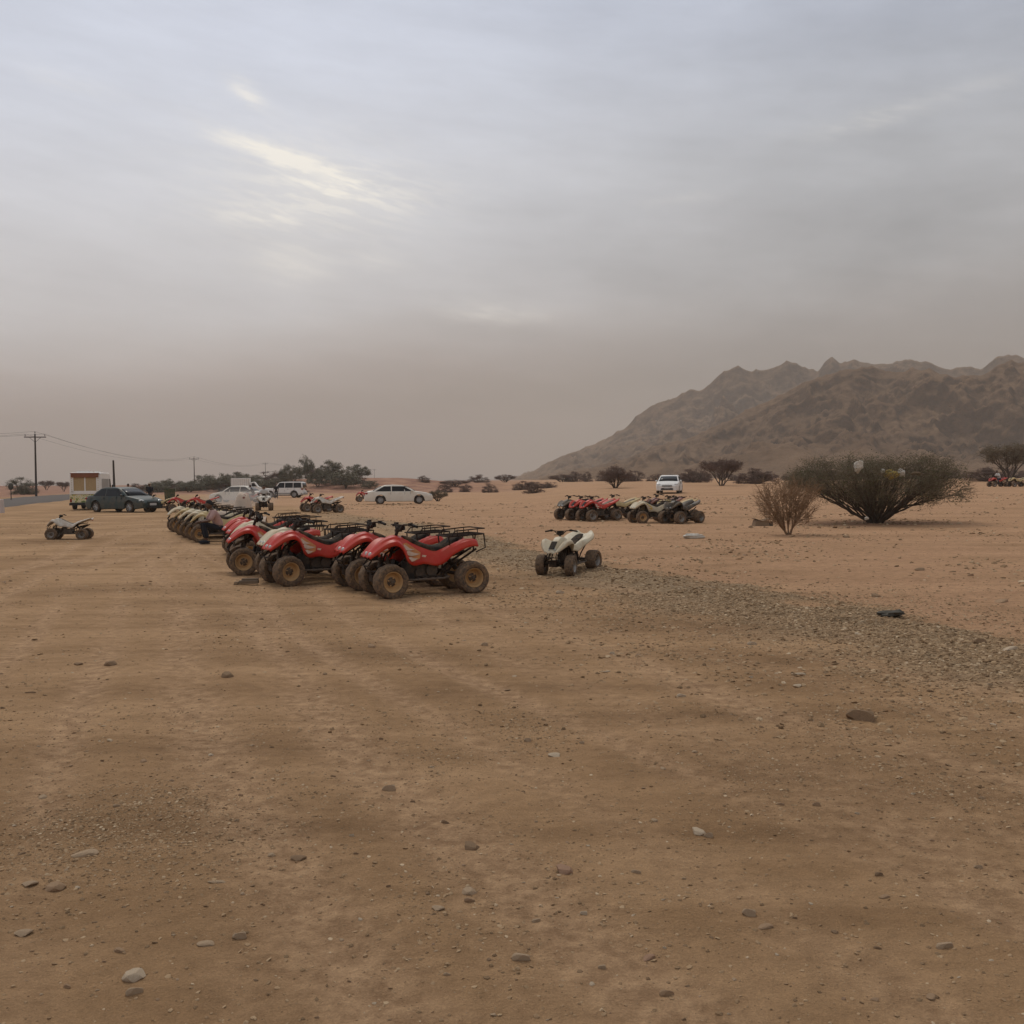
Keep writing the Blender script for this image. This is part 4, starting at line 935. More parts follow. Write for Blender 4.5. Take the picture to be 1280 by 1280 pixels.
def person(label, loc, rz, pose, shirt, legs, headcover=None, scale=1, grip=False, group=None):
    """pose: pelvis, chest, neck, head and, for each side, shoulder elbow hand hip knee ankle (facing +X)"""
    r = empty('person', loc, rz, scale); tag(r, label, 'person', group)
    v = lambda t: Vector(t)
    pe, chs, nk, hd = v(pose['pelvis']), v(pose['chest']), v(pose['neck']), v(pose['head'])
    body = [[(pe, .10), (pe.lerp(chs, .5), .095), (chs, .10), (nk, .055), (nk.lerp(hd, .45), .052)]]
    sh, tr = [[(pe, .150), (pe.lerp(chs, .5), .150), (chs, .165), (nk.lerp(chs, .25), .085)]], [[(pe+v((0,0,.05)), .14), (pe-v((0,0,.04)), .135)]]
    fing = []
    for i, s in enumerate((1, -1)):
        q = lambda k: v((pose[k][i] if isinstance(pose[k], list) else (pose[k][0], s*pose[k][1], pose[k][2])))
        S1, E1, H1, P1, K1, A1 = q('shoulder'), q('elbow'), q('hand'), q('hip'), q('knee'), q('ankle')
        body.append([(chs, .10), (S1, .050), (S1.lerp(E1, .5), .046), (E1, .038), (E1.lerp(H1, .6), .032), (H1, .024)])
        toe = A1+v((.16, s*.01, -.055)); heel = A1+v((-.04, 0, -.04))
        body.append([(pe, .10), (P1, .078), (P1.lerp(K1, .5), .072), (K1, .055), (K1.lerp(A1, .35), .056), (A1, .036)])
        sh.append([(chs, .165), (S1, .088), (S1.lerp(E1, .55), .074), (E1, .062)])
        tr.append([(pe-v((0,0,.04)), .135), (P1, .10), (P1.lerp(K1, .5), .088), (K1, .072), (K1.lerp(A1, .9), .062)])
        # hand: palm, four unequal fingers curled down, thumb from the side
        d = (H1-E1).normalized(); side = d.cross(v((0, 0, 1))); side = side.normalized() if side.length > .1 else v((0, 1, 0)); dn = side.cross(d).normalized()
        if dn.z > 0: dn = -dn
        palm = H1+d*.075; fing.append([(H1, .024), (H1+d*.035, .032), (palm, .034)])
        for k, ln in enumerate((.062, .075, .070, .055)):
            o = side*(.027-.018*k); a0 = palm+o
            fing.append([(H1+d*.05+o, .010), (a0, .0095), (a0+d*ln*.45+dn*.012, .0088), (a0+d*ln*.6+dn*.038, .008), (a0+d*ln*.35+dn*.055, .007)])
        sg = 1 if side.dot(v((0, 1, 0)))*s < 0 else -1
        fing.append([(H1+d*.02+side*sg*.018, .011), (H1+d*.045+side*sg*.045, .010), (H1+d*.07+side*sg*.05+dn*.02, .0088)])
        b = MB(); b.ball(tuple(A1+v((.06, 0, -.045))), .05, 12, 8, (2.6, .9, .75)); b.box(tuple(A1+v((.06, 0, -.082))), (.25, .085, .016)); link('shoe', b.mesh('shoe', [CL['dark']], 40), r)
    bm_ = skin_mesh('body', body, [SK]); B2 = MB(); B2.v = [tuple(x.co) for x in bm_.vertices]; B2.f = [tuple(p_.vertices) for p_ in bm_.polygons]; B2.mi = [0]*len(B2.f)
    for f in fing:
        fm = skin_mesh('f', [f], [SK], 1); B2.add([tuple(x.co) for x in fm.vertices], [tuple(p_.vertices) for p_ in fm.polygons]); bpy.data.meshes.remove(fm)
    # head: skull tapering to the chin, nose, brow, mouth, ears
    def hp(t, u):
        x, y, z = math.sin(t)*math.cos(u), math.sin(t)*math.sin(u), math.cos(t)
        X, Y, Z = x*.098, y*.078, z*.118
        if z < 0: X *= 1-.22*z*z; Y *= 1-.35*z*z
        if x > .6:
            nz_ = math.exp(-((z+.08)/.16)**2-(y/.16)**2); X += .024*nz_
            X += .006*math.exp(-((z+.42)/.08)**2-(y/.3)**2); X -= .010*math.exp(-((z-.06)/.10)**2-((abs(y)-.34)/.16)**2)
        if abs(y) > .9: Y += math.copysign(.016*math.exp(-((z+.05)/.22)**2-((x+.05)/.2)**2), y)
        return (hd.x+X, hd.y+Y, hd.z+Z)
    B2.grid([[hp(math.pi*i/18, 2*math.pi*k/28) for k in range(28)] for i in range(19)], True)
    me = B2.mesh('body', [SK], 80, fix=False); link('body', me, r)
    for s in (1, -1):
        b = MB(); b.ball((hd.x+.080, hd.y+s*.030, hd.z+.008), .009, 8, 6); link('eye', b.mesh('eye', [HAIR]), r)
    b = MB(); b.box((hd.x+.088, hd.y, hd.z-.052), (.012, .045, .008)); link('mouth', b.mesh('mouth', [material('lips', (.10,.04,.035), .6)], 0), r)
    def hair(t, u, k=1.09):
        X, Y, Z = hp(t, u); return (hd.x+(X-hd.x)*k-.006, hd.y+(Y-hd.y)*k, hd.z+(Z-hd.z)*k+.004)
    rows = []
    for i in range(10):
        rows.append([hair(i/9*(math.pi*(.34+.26*(1-math.cos(2*math.pi*k/24))/2)), 2*math.pi*k/24) for k in range(24)])
    b = MB(); b.grid(rows, True); nm = 'hair' if not headcover else 'head_wrap'
    if headcover: b.tube([hair(math.pi*.42, u, 1.16) for u in np.linspace(0, 2*math.pi, 14)[:-1]], .022, 6, closed=True)
    link(nm, b.mesh(nm, [CL[headcover] if headcover else HAIR], 80), r)
    link('shirt', skin_mesh('shirt', sh, [CL[shirt]]), r); link('trousers', skin_mesh('trousers', tr, [CL[legs]]), r)
    return r
RIDE = dict(pelvis=(-.22,0,.83), chest=(-.04,0,1.20), neck=(.03,0,1.38), head=(.10,0,1.52), shoulder=(-.01,.19,1.30), elbow=(.06,.34,1.08), hand=(.20,.33,1.04), hip=(-.18,.10,.81), knee=(.20,.27,.76), ankle=(.06,.30,.38))
STAND = dict(pelvis=(0,0,.95), chest=(.01,0,1.28), neck=(0,0,1.47), head=(.03,0,1.62), shoulder=(0,.19,1.40), elbow=(-.02,.25,1.12), hand=(.10,.24,.90), hip=(0,.10,.92), knee=(.03,.12,.50), ankle=(-.02,.13,.09))
SIT = dict(pelvis=(-.10,0,.42), chest=(.05,0,.74), neck=(.12,0,.92), head=(.19,0,1.05), shoulder=(.07,.18,.84), elbow=(.22,.24,.62), hand=(.42,.14,.60), hip=(-.04,.10,.40), knee=(.36,.16,.56), ankle=(.26,.15,.10))
for q, lab, sc_, sh in ((QA, 'person in a white shirt riding a white quad bike towards the camera', .93, 'white'), (QB, 'person in dark clothes riding a red quad bike through the dust', .95, 'dark'),
                    (QC, 'person in a white shirt riding a red quad bike at the right edge', .93, 'white')):
    person(lab, q.location, q.rotation_euler.z, RIDE, sh, 'navy', scale=sc_)
p = spot(271, 679.5); person('person in a pink shirt sitting low beside the nearest cream quad bike', (p.x, p.y, h1(p.x, p.y)), R(205), SIT, 'pink', 'dark')
p = at_dist(160, 72); person('person with black hair and a cream top behind the charcoal sedan', (p.x, p.y, p.z-.02), R(-60), STAND, 'cream', 'grey', scale=.98)
p = at_dist(187, 66); person('person in dark clothes with a cream head wrap by the sedan bonnet', (p.x, p.y, p.z-.02), R(-110), STAND, 'dark', 'dark', headcover='cream', scale=.98)
p = at_dist(345, 108); person('dark clothed person standing by the nose of the white off-roader', (p.x, p.y, p.z-.02), R(-80), STAND, 'dark', 'dark', scale=.95)
# ------------------------------------------------------------------ shrubs and trees
BARK = material('thorn_bark', (.085, .062, .045), .95, var=.3, vscale=8)
TWIG = material('dry_twigs', (.165, .128, .080), .95, var=.35, vscale=3)
TWIGY = material('pale_dry_twigs', (.25, .155, .085), .95, var=.3, vscale=3)
PURP = material('purple_brown_twigs', (.155, .098, .075), 1, var=.35, vscale=2)
LEAF = material('olive_leaves', (.115, .112, .052), .9, var=.45, vscale=2.5)
GREEN = material('dusty_green_leaves', (.155, .142, .092), .9, var=.45, vscale=.6)
def grow(mb, node, targets, r, rg, step, jit, depth=0):
    """walk from node towards a cloud of targets, splitting as the cloud spreads"""
    pts, rad = [node], [r]
    while True:
        T_ = np.array(targets); c = Vector(T_.mean(0)); d = c-pts[-1]
        spread = T_.std(0).sum() if len(T_) > 1 else 0
        if len(T_) == 1 and d.length < step*1.3: pts.append(c); rad.append(max(r*.6, .004)); break
        if len(T_) > 1 and (d.length < step*1.5 or spread > d.length*.42) and len(pts) > 1: break
        s = min(step, d.length*.9); pts.append(pts[-1]+d.normalized()*s+Vector([rg.gauss(0, jit*s) for _ in range(3)])); rad.append(r*(1-.03*len(pts)) if r*.03*len(pts) < r*.5 else r*.5)
        if len(pts) > 40: break
    mb.tube(pts, rad, 6 if r > .02 else 4)
    if len(targets) > 1:
        T_ = np.array(targets); a = T_-T_.mean(0); u, s_, vt = np.linalg.svd(a, full_matrices=False); pr = a@vt[0]; med = np.median(pr)
        L1 = [t for t, q in zip(targets, pr) if q <= med]; L2 = [t for t, q in zip(targets, pr) if q > med]
        if not L2: L1, L2 = targets[:len(targets)//2], targets[len(targets)//2:]
        n = len(targets)
        for L_ in (L1, L2):
            if L_: grow(mb, pts[-1], L_, max(rad[-1]*(len(L_)/n)**.42, .004), rg, step, jit, depth+1)
def sticks(starts, dirs, lens, rad, rs, seg=3, wob=.35):
    """many thin three-sided twigs as one numpy mesh"""
    n = len(starts); V = []; P0 = starts.copy(); D = dirs/np.linalg.norm(dirs, axis=1)[:, None]
    rings = []
    for k in range(seg+1):
        u = np.cross(D, [0.3, .2, .9]); u /= np.maximum(np.linalg.norm(u, axis=1), 1e-6)[:, None]; w = np.cross(D, u); rr = (rad*(1-.75*k/seg))[:, None]
        rings.append(np.stack([P0+rr*(u*math.cos(a)+w*math.sin(a)) for a in (0, 2.09, 4.19)], 1))
        P0 = P0+D*(lens/seg)[:, None]; D = D+rs.normal(0, wob, D.shape); D /= np.linalg.norm(D, axis=1)[:, None]
    V = np.stack(rings, 1).reshape(-1, 3); m = (seg+1)*3; F = []
    base = (np.arange(n)*m)[:, None]
    for k in range(seg):
        for a in range(3):
            a2 = (a+1) % 3; F.append(base+np.array([k*3+a, k*3+a2, (k+1)*3+a2, (k+1)*3+a]))
    return V, np.concatenate(F)
def leaves(P0, size, rs):
    n = len(P0); a = rs.normal(0, 1, (n, 3)); a /= np.linalg.norm(a, axis=1)[:, None]; b = np.cross(a, rs.normal(0, 1, (n, 3))); b /= np.linalg.norm(b, axis=1)[:, None]
    s = (size*rs.uniform(.5, 1.3, n))[:, None]; V = np.stack([P0-a*s*.5, P0+b*s*.32, P0+a*s*.6, P0-b*s*.32], 1).reshape(-1, 3)
    return V, np.arange(n*4).reshape(-1, 4)
def to_mesh(name, parts, mat):
    V = np.vstack([v for v, f in parts]); F = []; k = 0
    for v, f in parts: F.append(f+k); k += len(v)
    return mesh_np(name, V, np.vstack(F), mat, False)
def acacia():
    """wide flat-topped thorn tree, many stems from one foot"""
    p = spot(1095, 654); rg = random.Random(5); rs = np.random.RandomState(5)
    r = empty('thorn_tree', (p.x, p.y, p.z-.03)); tag(r, 'wide low thorn tree with rubbish caught in its flat crown', 'tree')
    def crown(n):
        out = []
        while len(out) < n:
            a = rs.uniform(0, 2*math.pi); q = rs.uniform(0, 1)**.55; x, y = 3.15*q*math.cos(a), 2.7*q*math.sin(a)
            lo = .62+.62*q**1.6+(.15 if x < -1.5 else 0)-(.20 if x > 1.8 else 0); hi = 2.30-.40*q**6+.13*(float(vnoise(x*1.3+9, y*1.3))-.5)*2-(.25 if x < -2.2 else 0)+.08*(x > 1)
            z = rs.uniform(lo, hi)
            if float(vnoise(x*1.6+3, y*1.6+z*1.5)) > .42: out.append((x, y, z))
        return out
    T_ = crown(520); mb = MB()
    grps = {}
    for t in T_: grps.setdefault(int((math.atan2(t[1], t[0])+math.pi)/(2*math.pi)*9) % 9+(10 if math.hypot(t[0], t[1]) < 1.3 else 0), []).append(t)
    for k, g in grps.items():
        c = np.mean(g, 0); grow(mb, Vector((c[0]*.06, c[1]*.06, 0)), g, .055*math.sqrt(len(g)/30), rg, .22, .16)
    link('trunk', mb.mesh('trunk', [BARK], 60), r)
    Tn = np.array(T_); n = 12500; i = rs.randint(0, len(Tn), n); st = Tn[i]+rs.normal(0, .13, (n, 3))
    d = rs.normal(0, 1, (n, 3)); d[:, 2] = d[:, 2]*.55+.12; d += Tn[i]*[.25, .25, 0]
    tw = sticks(st, d, rs.uniform(.14, .50, n), rs.uniform(.0035, .0075, n), rs)
    # stems filling the inverted cone
    m = 420; a = rs.uniform(0, 2*math.pi, m); q = rs.uniform(.1, 1, m); s0 = np.stack([.12*np.cos(a), .12*np.sin(a), rs.uniform(.0, .3, m)], 1); dd = np.stack([q*.85*np.cos(a), q*.8*np.sin(a), np.full(m, 1.0)], 1)
    st2 = sticks(s0+dd*rs.uniform(0, .8, m)[:, None], dd, rs.uniform(.4, 1.0, m), rs.uniform(.006, .014, m), rs, 4, .13)
    link('twigs', to_mesh('twigs', [tw, st2], TWIG), r)
    i = rs.randint(0, len(Tn), 15000); link('leaves', to_mesh('leaves', [leaves(Tn[i]+rs.normal(0, .16, (15000, 3)), np.full(15000, .05), rs)], LEAF), r)
    return r, p
TREE, TP = acacia()
def dry_shrub():
    p = spot(986, 668.5); rg = random.Random(9); rs = np.random.RandomState(9)
    r = empty('dry_shrub', (p.x, p.y, p.z-.02)); tag(r, 'leafless straw coloured shrub fanning up left of the thorn tree', 'shrub')
    T_ = []
    while len(T_) < 260:
        a = rs.uniform(0, 2*math.pi); q = rs.uniform(0, 1)**.6; z = rs.uniform(.40, 1.8)
        x, y = 1.2*q*math.cos(a), .85*q*math.sin(a)
        if z < 1.8-.25*q: T_.append((x*(.55+.3*z), y*(.55+.3*z), z))
    mb = MB(); grps = {}
    for t in T_: grps.setdefault(int((math.atan2(t[1], t[0])+math.pi)/(2*math.pi)*8) % 8, []).append(t)
    for k, g in grps.items(): c = np.mean(g, 0); grow(mb, Vector((c[0]*.08, c[1]*.08, 0)), g, .026, rg, .16, .12)
    link('stems', mb.mesh('stems', [TWIGY], 60), r)
    Tn = np.array(T_); n = 2200; i = rs.randint(0, len(Tn), n); d = rs.normal(0, 1, (n, 3))*[.7, .7, .5]+Tn[i]*[.7, .7, .0]+[0, 0, .6]
    link('twigs', to_mesh('twigs', [sticks(Tn[i]*rs.uniform(.72, 1, n)[:, None], d, rs.uniform(.12, .38, n), rs.uniform(.004, .0075, n), rs, 3, .25)], TWIGY), r)
dry_shrub()
# distant shrubs and trees: unit-size prototypes, 1 m high, stretched to each one's size
PB = {}
def bush_proto(key, kind, seed):
    rs = np.random.RandomState(seed); rg = random.Random(seed); T_ = []
    while len(T_) < (90 if kind != 'wood' else 120):
        a = rs.uniform(0, 2*math.pi); q = rs.uniform(0, 1)**.55
        x, y = .5*q*math.cos(a), .5*q*math.sin(a)
        if kind == 'umbrella': z = rs.uniform(.42+.18*q, 1.0-.18*q*q)
        elif kind == 'fan': z = rs.uniform(.15+.4*q, 1-.25*q*q); 
        elif kind == 'low': z = rs.uniform(.05, .95*(1-q**2.2)**.5+.06)
        else: z = rs.uniform(.22, .30+.72*(1-q**2.4)**.5)
        if float(vnoise(x*5+seed, y*5+z*4)) > .36: T_.append((x, y, z))
    mb = MB(); grps = {}
    ng = {'umbrella': 3, 'fan': 6, 'low': 6, 'wood': 2}[kind]
    for t in T_: grps.setdefault(int((math.atan2(t[1], t[0])+math.pi)/(2*math.pi)*ng) % ng, []).append(t)
    for k, g in grps.items(): c = np.mean(g, 0); grow(mb, Vector((c[0]*.1, c[1]*.1, 0)), g, .022 if kind != 'wood' else .03, rg, .12, .12)
    Tn = np.array(T_)
    if kind == 'wood':
        n = 5200; i = rs.randint(0, len(Tn), n); pp = Tn[i]+rs.normal(0, .048, (n, 3)); cr = to_mesh('crown', [leaves(pp, np.full(n, .045), rs)], GREEN)
    else:
        n = 2600; i = rs.randint(0, len(Tn), n); d = rs.normal(0, 1, (n, 3))*[1, 1, .6]+[0, 0, .25]
        parts = [sticks(Tn[i]+rs.normal(0, .035, (n, 3)), d, rs.uniform(.05, .16, n), rs.uniform(.003, .006, n), rs, 2)]
        k = 1500; i = rs.randint(0, len(Tn), k); parts.append(leaves(Tn[i]+rs.normal(0, .05, (k, 3)), np.full(k, .035), rs))
        cr = to_mesh('crown', parts, PURP)
    PB[key] = (mb.mesh('trunk', [BARK], 60), cr)
for j, (k, s) in enumerate((('umbrella', 21), ('fan', 22), ('low', 23), ('low', 24), ('wood', 25), ('wood', 26), ('wood', 27), ('fan', 28), ('umbrella', 29))): bush_proto(f'{k}{s}', k, s)
def plant(key, px, dist, wpx, hpx, label, group, name='thorn_bush', cat='bush', rz=None, sink=.05, mat=None, base=None):
    """a bush wpx wide and hpx high in the photograph, standing dist metres away"""
    q = at_dist(px, dist); s = dist/FPX
    r = empty(name, (q.x, q.y, q.z-sink), rng.uniform(0, 6) if rz is None else rz); r.scale = (wpx*s, wpx*s, hpx*s)
    link('trunk', PB[key][0], r); link('crown', PB[key][1], r, mats=[mat] if mat else None)
    tag(r, label, cat, group); return r
G5, G6 = 'scattered bushes on the far sand', 'trees in the far left wood'
plant('fan22', 769, 105, 42, 28, 'leaning purple brown thorn bush left of the camera-facing white sedan', G5, rz=.4)
plant('umbrella21', 902, 112, 50, 35, 'round topped thorn tree behind the camera-facing white sedan', G5, 'thorn_tree', 'tree', rz=0, mat=PURP)
plant('low23', 947, 120, 52, 20, 'broad purple brown bush right of the round topped thorn tree', G5, rz=0)
plant('low24', 868, 135, 40, 18, 'low bush just left of the round topped thorn tree', G5)
plant('low23', 667, 118, 28, 15, 'dark low bush standing alone left of the hill foot', G5)
plant('umbrella29', 1262, 118, 66, 48, 'flat topped thorn tree at the right edge of the photograph', G5, 'thorn_tree', 'tree', rz=0, mat=TWIG)
plant('low24', 1240, 125, 60, 18, 'low bush under the flat topped tree at the right edge', G5)
plant('low24', 1010, 100, 44, 22, 'bush behind the left arm of the big thorn tree', G5)
plant('fan28', 547, 84, 24, 15, 'small bare bush off the bonnet of the ivory sedan', G5, mat=TWIG)
plant('low23', 28, 178, 40, 22, 'dark rounded bush beyond the road at far left', 'bushes beyond the road', mat=GREEN)
plant('umbrella29', 58, 260, 18, 12, 'small pale bush right of the dark rounded one beyond the road', 'bushes beyond the road')
plant('umbrella21', 80, 250, 18, 13, 'small thorn tree left of the snack van beyond the road', 'bushes beyond the road')
for k in range(46):       # the line of low bushes along the foot of the hills
    px = 535+k*16.5+rng.uniform(-6, 6)
    plant(('low23', 'low24', 'fan22', 'low23')[k % 4], px, rng.uniform(150, 290), rng.uniform(16, 36), rng.uniform(8, 15), 'low purple brown bush in the line along the foot of the hills', 'line of low bushes along the hills', sink=.1)
for k in range(16):
    px = 175+k*18+rng.uniform(-6, 6)
    plant(('low23', 'low24')[k % 2], px, rng.uniform(185, 230), rng.uniform(24, 46), rng.uniform(9, 15), 'dusty low bush in the line below the left wood', 'line of low bushes below the wood', sink=.1, mat=GREEN if k % 3 else None)
WOOD = [(196,5,30,14),(214,4,34,17),(236,6,30,16),(258,5,34,20),(275,4,36,26),(296,6,34,20),(318,5,34,20),(340,4,30,18),(357,6,16,30),(369,5,20,22),(383,4,20,34),(398,6,26,26),(414,5,30,26),(432,4,36,26),(447,6,30,20),(462,5,22,12)]
for px, v_, w_, h_ in WOOD:
    lab = {275: 'tallest rounded tree at the left of the far wood', 357: 'slim tall tree standing up from the middle of the far wood', 383: 'tall pointed tree in the middle of the far wood', 432: 'broad dark tree near the right end of the far wood'}.get(px, 'dusty green tree of the far left wood')
    plant(('wood25', 'wood26', 'wood27')[v_-4], px, rng.uniform(195, 240), w_*1.05, h_*.84, lab, G6, 'tree', 'tree', mat=GREEN)

# ------------------------------------------------------------------ poles and wires
WOODM = material('weathered_pole', (.05, .04, .034), .9, var=.3, vscale=2); WIRE = material('wire', (.03, .03, .03), .8); INS = material('insulator', (.06, .05, .05), .5)
def pole(px, dist, hgt, label, arms=True, lean=0):
    q = at_dist(px, dist); r = empty('power_pole', (q.x, q.y, q.z-.1), .2); tag(r, label, 'pole', 'power poles along the road' if arms else None)
    b = MB(); b.tube([(0, 0, 0), (lean, 0, hgt)], [.16, .10], 10); link('pole', b.mesh('pole', [WOODM]), r)
    if arms:
        b = MB(); b.box((0, 0, hgt-.45), (2.9, .14, .13)); b.tube([(-.8, .05, hgt-.45), (0, .05, hgt-1.2), (.8, .05, hgt-.45)], .03, 6); link('crossarm', b.mesh('crossarm', [WOODM], 0), r)
        for x in (-1.3, 0, 1.3):
            b = MB(); b.lathe([(.02, 0), (.02, .12), (.08, .14), (.05, .2), (.08, .23), (.04, .32), (.001, .33)], n=8, axis='Z'); link('insulator', b.mesh('insulator', [INS]), r, loc=(x, 0, hgt-.38 if x else hgt))
    return q, hgt
p0 = (Vector((-92, 60, 0)), 9.0)
PL = [pole(45, 142, 9.0, 'tall power pole with crossarm beside the road at far left'), pole(243, 300, 9.2, 'power pole left of the far wood with wires'), pole(332, 520, 10.5, 'small distant power pole above the middle of the wood'), pole(468, 800, 9.5, 'tiny farthest power pole right of the wood')]
pole(143, 118, 4.6, 'bare crossarm-less pole stub behind the charcoal sedan', arms=False, lean=-.08)
PL = [p0]+PL
for a, b_ in zip(PL[:-1], PL[1:]):
    for x in (-1.3, 1.3, 0):
        A = a[0]+Vector((x, 0, a[1]-.1+(.35 if x == 0 else 0))); B_ = b_[0]+Vector((x, 0, b_[1]-.1+(.35 if x == 0 else 0)))
        pts = [A.lerp(B_, t)-Vector((0, 0, 4*t*(1-t)*2.2)) for t in np.linspace(0, 1, 25)]
        tag(link('power_wire', MB().tube(pts, .012, 4).mesh('power_wire', [WIRE])), 'thin sagging wire strung between the power poles', 'wire', 'wires between the poles')
# ------------------------------------------------------------------ rubbish, boards, cloth, bin, sign
def cloth_patch(name, nx, ny, sx, sy, fn, mat, th=.004):
    P_ = [[(sx*(i/nx-.5), sy*(j/ny-.5), fn(i/nx-.5, j/ny-.5)) for j in range(ny+1)] for i in range(nx+1)]
    return bake(MB().grid(P_).mesh(name, [mat], 70), ('SOLIDIFY', dict(thickness=th)))
BAGW = material('white_plastic_bag', (.56, .52, .44), .4, var=.1); BAGY = material('yellow_plastic', (.45, .33, .07), .5, var=.2); CARD = material('cardboard', (.22, .15, .09), .9, var=.2)
RAG = material('grey_green_rag', (.075, .066, .05), .95, var=.3); WD = material('weathered_board', (.16, .115, .075), .9, var=.3, vscale=9)
def crumple(name, c, s, mat, seed, sc=(1,1,1)):
    b = MB(); n, m = 16, 12; P_ = []
    for i in range(m+1):
        t = math.pi*i/m; row = []
        for k in range(n):
            u = 2*math.pi*k/n; d = (math.sin(t)*math.cos(u), math.sin(t)*math.sin(u), math.cos(t))
            q = 1+.75*(float(vnoise(d[0]*2.2+seed, d[1]*2.2+d[2]*1.7+seed))-.5)+.35*(float(vnoise(d[0]*6+seed, d[2]*6+d[1]*4))-.5)
            row.append((c[0]+d[0]*s*sc[0]*q, c[1]+d[1]*s*sc[1]*q, c[2]+d[2]*s*sc[2]*q))
        P_.append(row)
    return b.grid(P_, True).mesh(name, [mat], 25)
def in_tree(px, py, off=0):
    d = ray(px, py); t = (TP.y-2.0+off)/d.y; return Vector((d.x*t, d.y*t, CAM_H+d.z*t))
for nm, lab, px, py, s, m, scl, cat in (('plastic_bag', 'white plastic bag snagged on top of the thorn tree', 1073, 583, .16, BAGW, (1,.8,1.3), 'bag'), ('yellow_sack', 'yellow sack caught in the crown of the thorn tree', 1115, 593, .20, BAGY, (1.4,.8,.75), 'sack'),
        ('plastic_bag', 'pale bag beside the yellow sack in the thorn tree', 1127, 591, .12, BAGW, (1,.8,1.1), 'bag'), ('paper_scrap', 'thin pale scrap right of the sack in the thorn tree', 1146, 592, .16, CARD, (1.5,.6,.35), 'scrap'),
        ('plastic_bag', 'small grey bag low under the thorn tree stems', 1083, 648, .07, BAGW, (1,.8,.8), 'bag'), ('plastic_bag', 'small pale scrap at the left of the yellow sack', 1103, 589, .08, BAGW, (1,.8,1), 'bag')):
    q = in_tree(px, py); tag(link(nm, crumple(nm, (0,0,0), s, m, px*.1, scl), loc=q), lab, cat)
p = spot(866, 673); tag(link('plastic_bag', crumple('plastic_bag', (0,0,0), .16, BAGW, 4, (1.7,.8,.5)), loc=(p.x, p.y, p.z+.05)), 'flat white plastic bag lying on the red sand', 'bag')
p = spot(1114, 771); tag(link('rag', crumple('rag', (0,0,0), .105, RAG, 8, (1.5,.8,.36)), loc=(p.x, p.y, p.z+.035)), 'dark crumpled rag lying above the gravel edge', 'rag')
p = spot(951, 657.5)
def carton():
    r = empty('cardboard_carton', (p.x, p.y, p.z-.02), .15); tag(r, 'sagging cardboard carton lying left of the straw coloured shrub', 'box')
    b = MB(); b.box((0, 0, .11), (.55, .36, .22), taper=.86, rot=(.05, .06, 0)); link('carton', bake(b.mesh('carton', [CARD], 0), ('BEVEL', dict(width=.02, segments=2))), r)
    for s in (1, -1): b = MB(); b.box((s*.14, 0, .24), (.29, .37, .012), rot=(0, -s*.35, 0)); link('flap', b.mesh('flap', [CARD], 0), r)
    b = MB(); b.box((.33, -.02, .08), (.12, .26, .15)); link('dark_lining', b.mesh('dark_lining', [RAG], 0), r)
carton()
def plank():
    p = spot(311, 731); r = empty('wooden_plank', (p.x, p.y, p.z), R(6)); tag(r, 'short weathered wooden plank on the dirt by the front wheels', 'plank')
    b = MB(); b.box((0, 0, .045), (.30, .11, .05)); b.box((.02, .02, .085), (.26, .06, .03)); link('board', bake(b.mesh('board', [WD], 0), ('BEVEL', dict(width=.006, segments=1))), r)
    b = MB(); b.box((-.19, -.01, .03), (.07, .08, .05), taper=.8); link('pale_end', bake(b.mesh('pale_end', [CARD], 0), ('BEVEL', dict(width=.01, segments=2))), r)
plank()
def bin_():
    p = at_dist(212, 92); g = material('green_bin_plastic', (.02, .045, .022), .5, var=.2, dust=.4); r = empty('rubbish_bin', (p.x, p.y, p.z), .3); tag(r, 'dark green wheeled rubbish bin beyond the red quad bikes', 'bin')
    b = MB(); b.box((0, 0, .62), (.85, .75, 1.0), taper=1.15); link('tub', bake(b.mesh('tub', [g], 0), ('BEVEL', dict(width=.04, segments=2))), r)
    b = MB(); b.plate([(-.52, 1.12), (.52, 1.12), (.48, 1.24), (-.35, 1.30)], -.46, .46); link('lid', b.mesh('lid', [g], 0), r)
    for s in (1, -1): b = MB(); b.cyl((-.35, s*.36, .1), (-.35, s*.42, .1), .1, 12); link('wheel', b.mesh('wheel', [K['tyre']]), r)
bin_()
def sign():
    p = spot(14, 626); r = empty('road_marker', (p.x, p.y, p.z), 0); tag(r, 'round dark marker on a thin post beyond the road at far left', 'marker')
    b = MB(); b.cyl((0, 0, 0), (0, 0, 1.6), .05, 8); link('post', b.mesh('post', [WOODM]), r)
    b = MB(); b.ball((0, -.02, 1.55), .30, 14, 10, (1, .5, 1.25)); link('marker_head', b.mesh('marker_head', [RAG]), r)
    b = MB(); b.box((-.02, 0, 1.98), (.22, .05, .14), rot=(0, .4, 0)); link('cap', b.mesh('cap', [BAGW], 0), r)
sign()
def white_block():
    p = spot(-3, 641); r = tag(link('concrete_block', bake(MB().box((0, 0, .40), (.62, .5, .85), taper=.86).mesh('concrete_block', [material('pale_concrete', (.55,.48,.44), .9, var=.15)], 0), ('BEVEL', dict(width=.03, segments=2))), loc=(p.x, p.y, p.z-.05)), 'pale concrete block at the road edge, cut by the photo edge', 'block')
white_block()
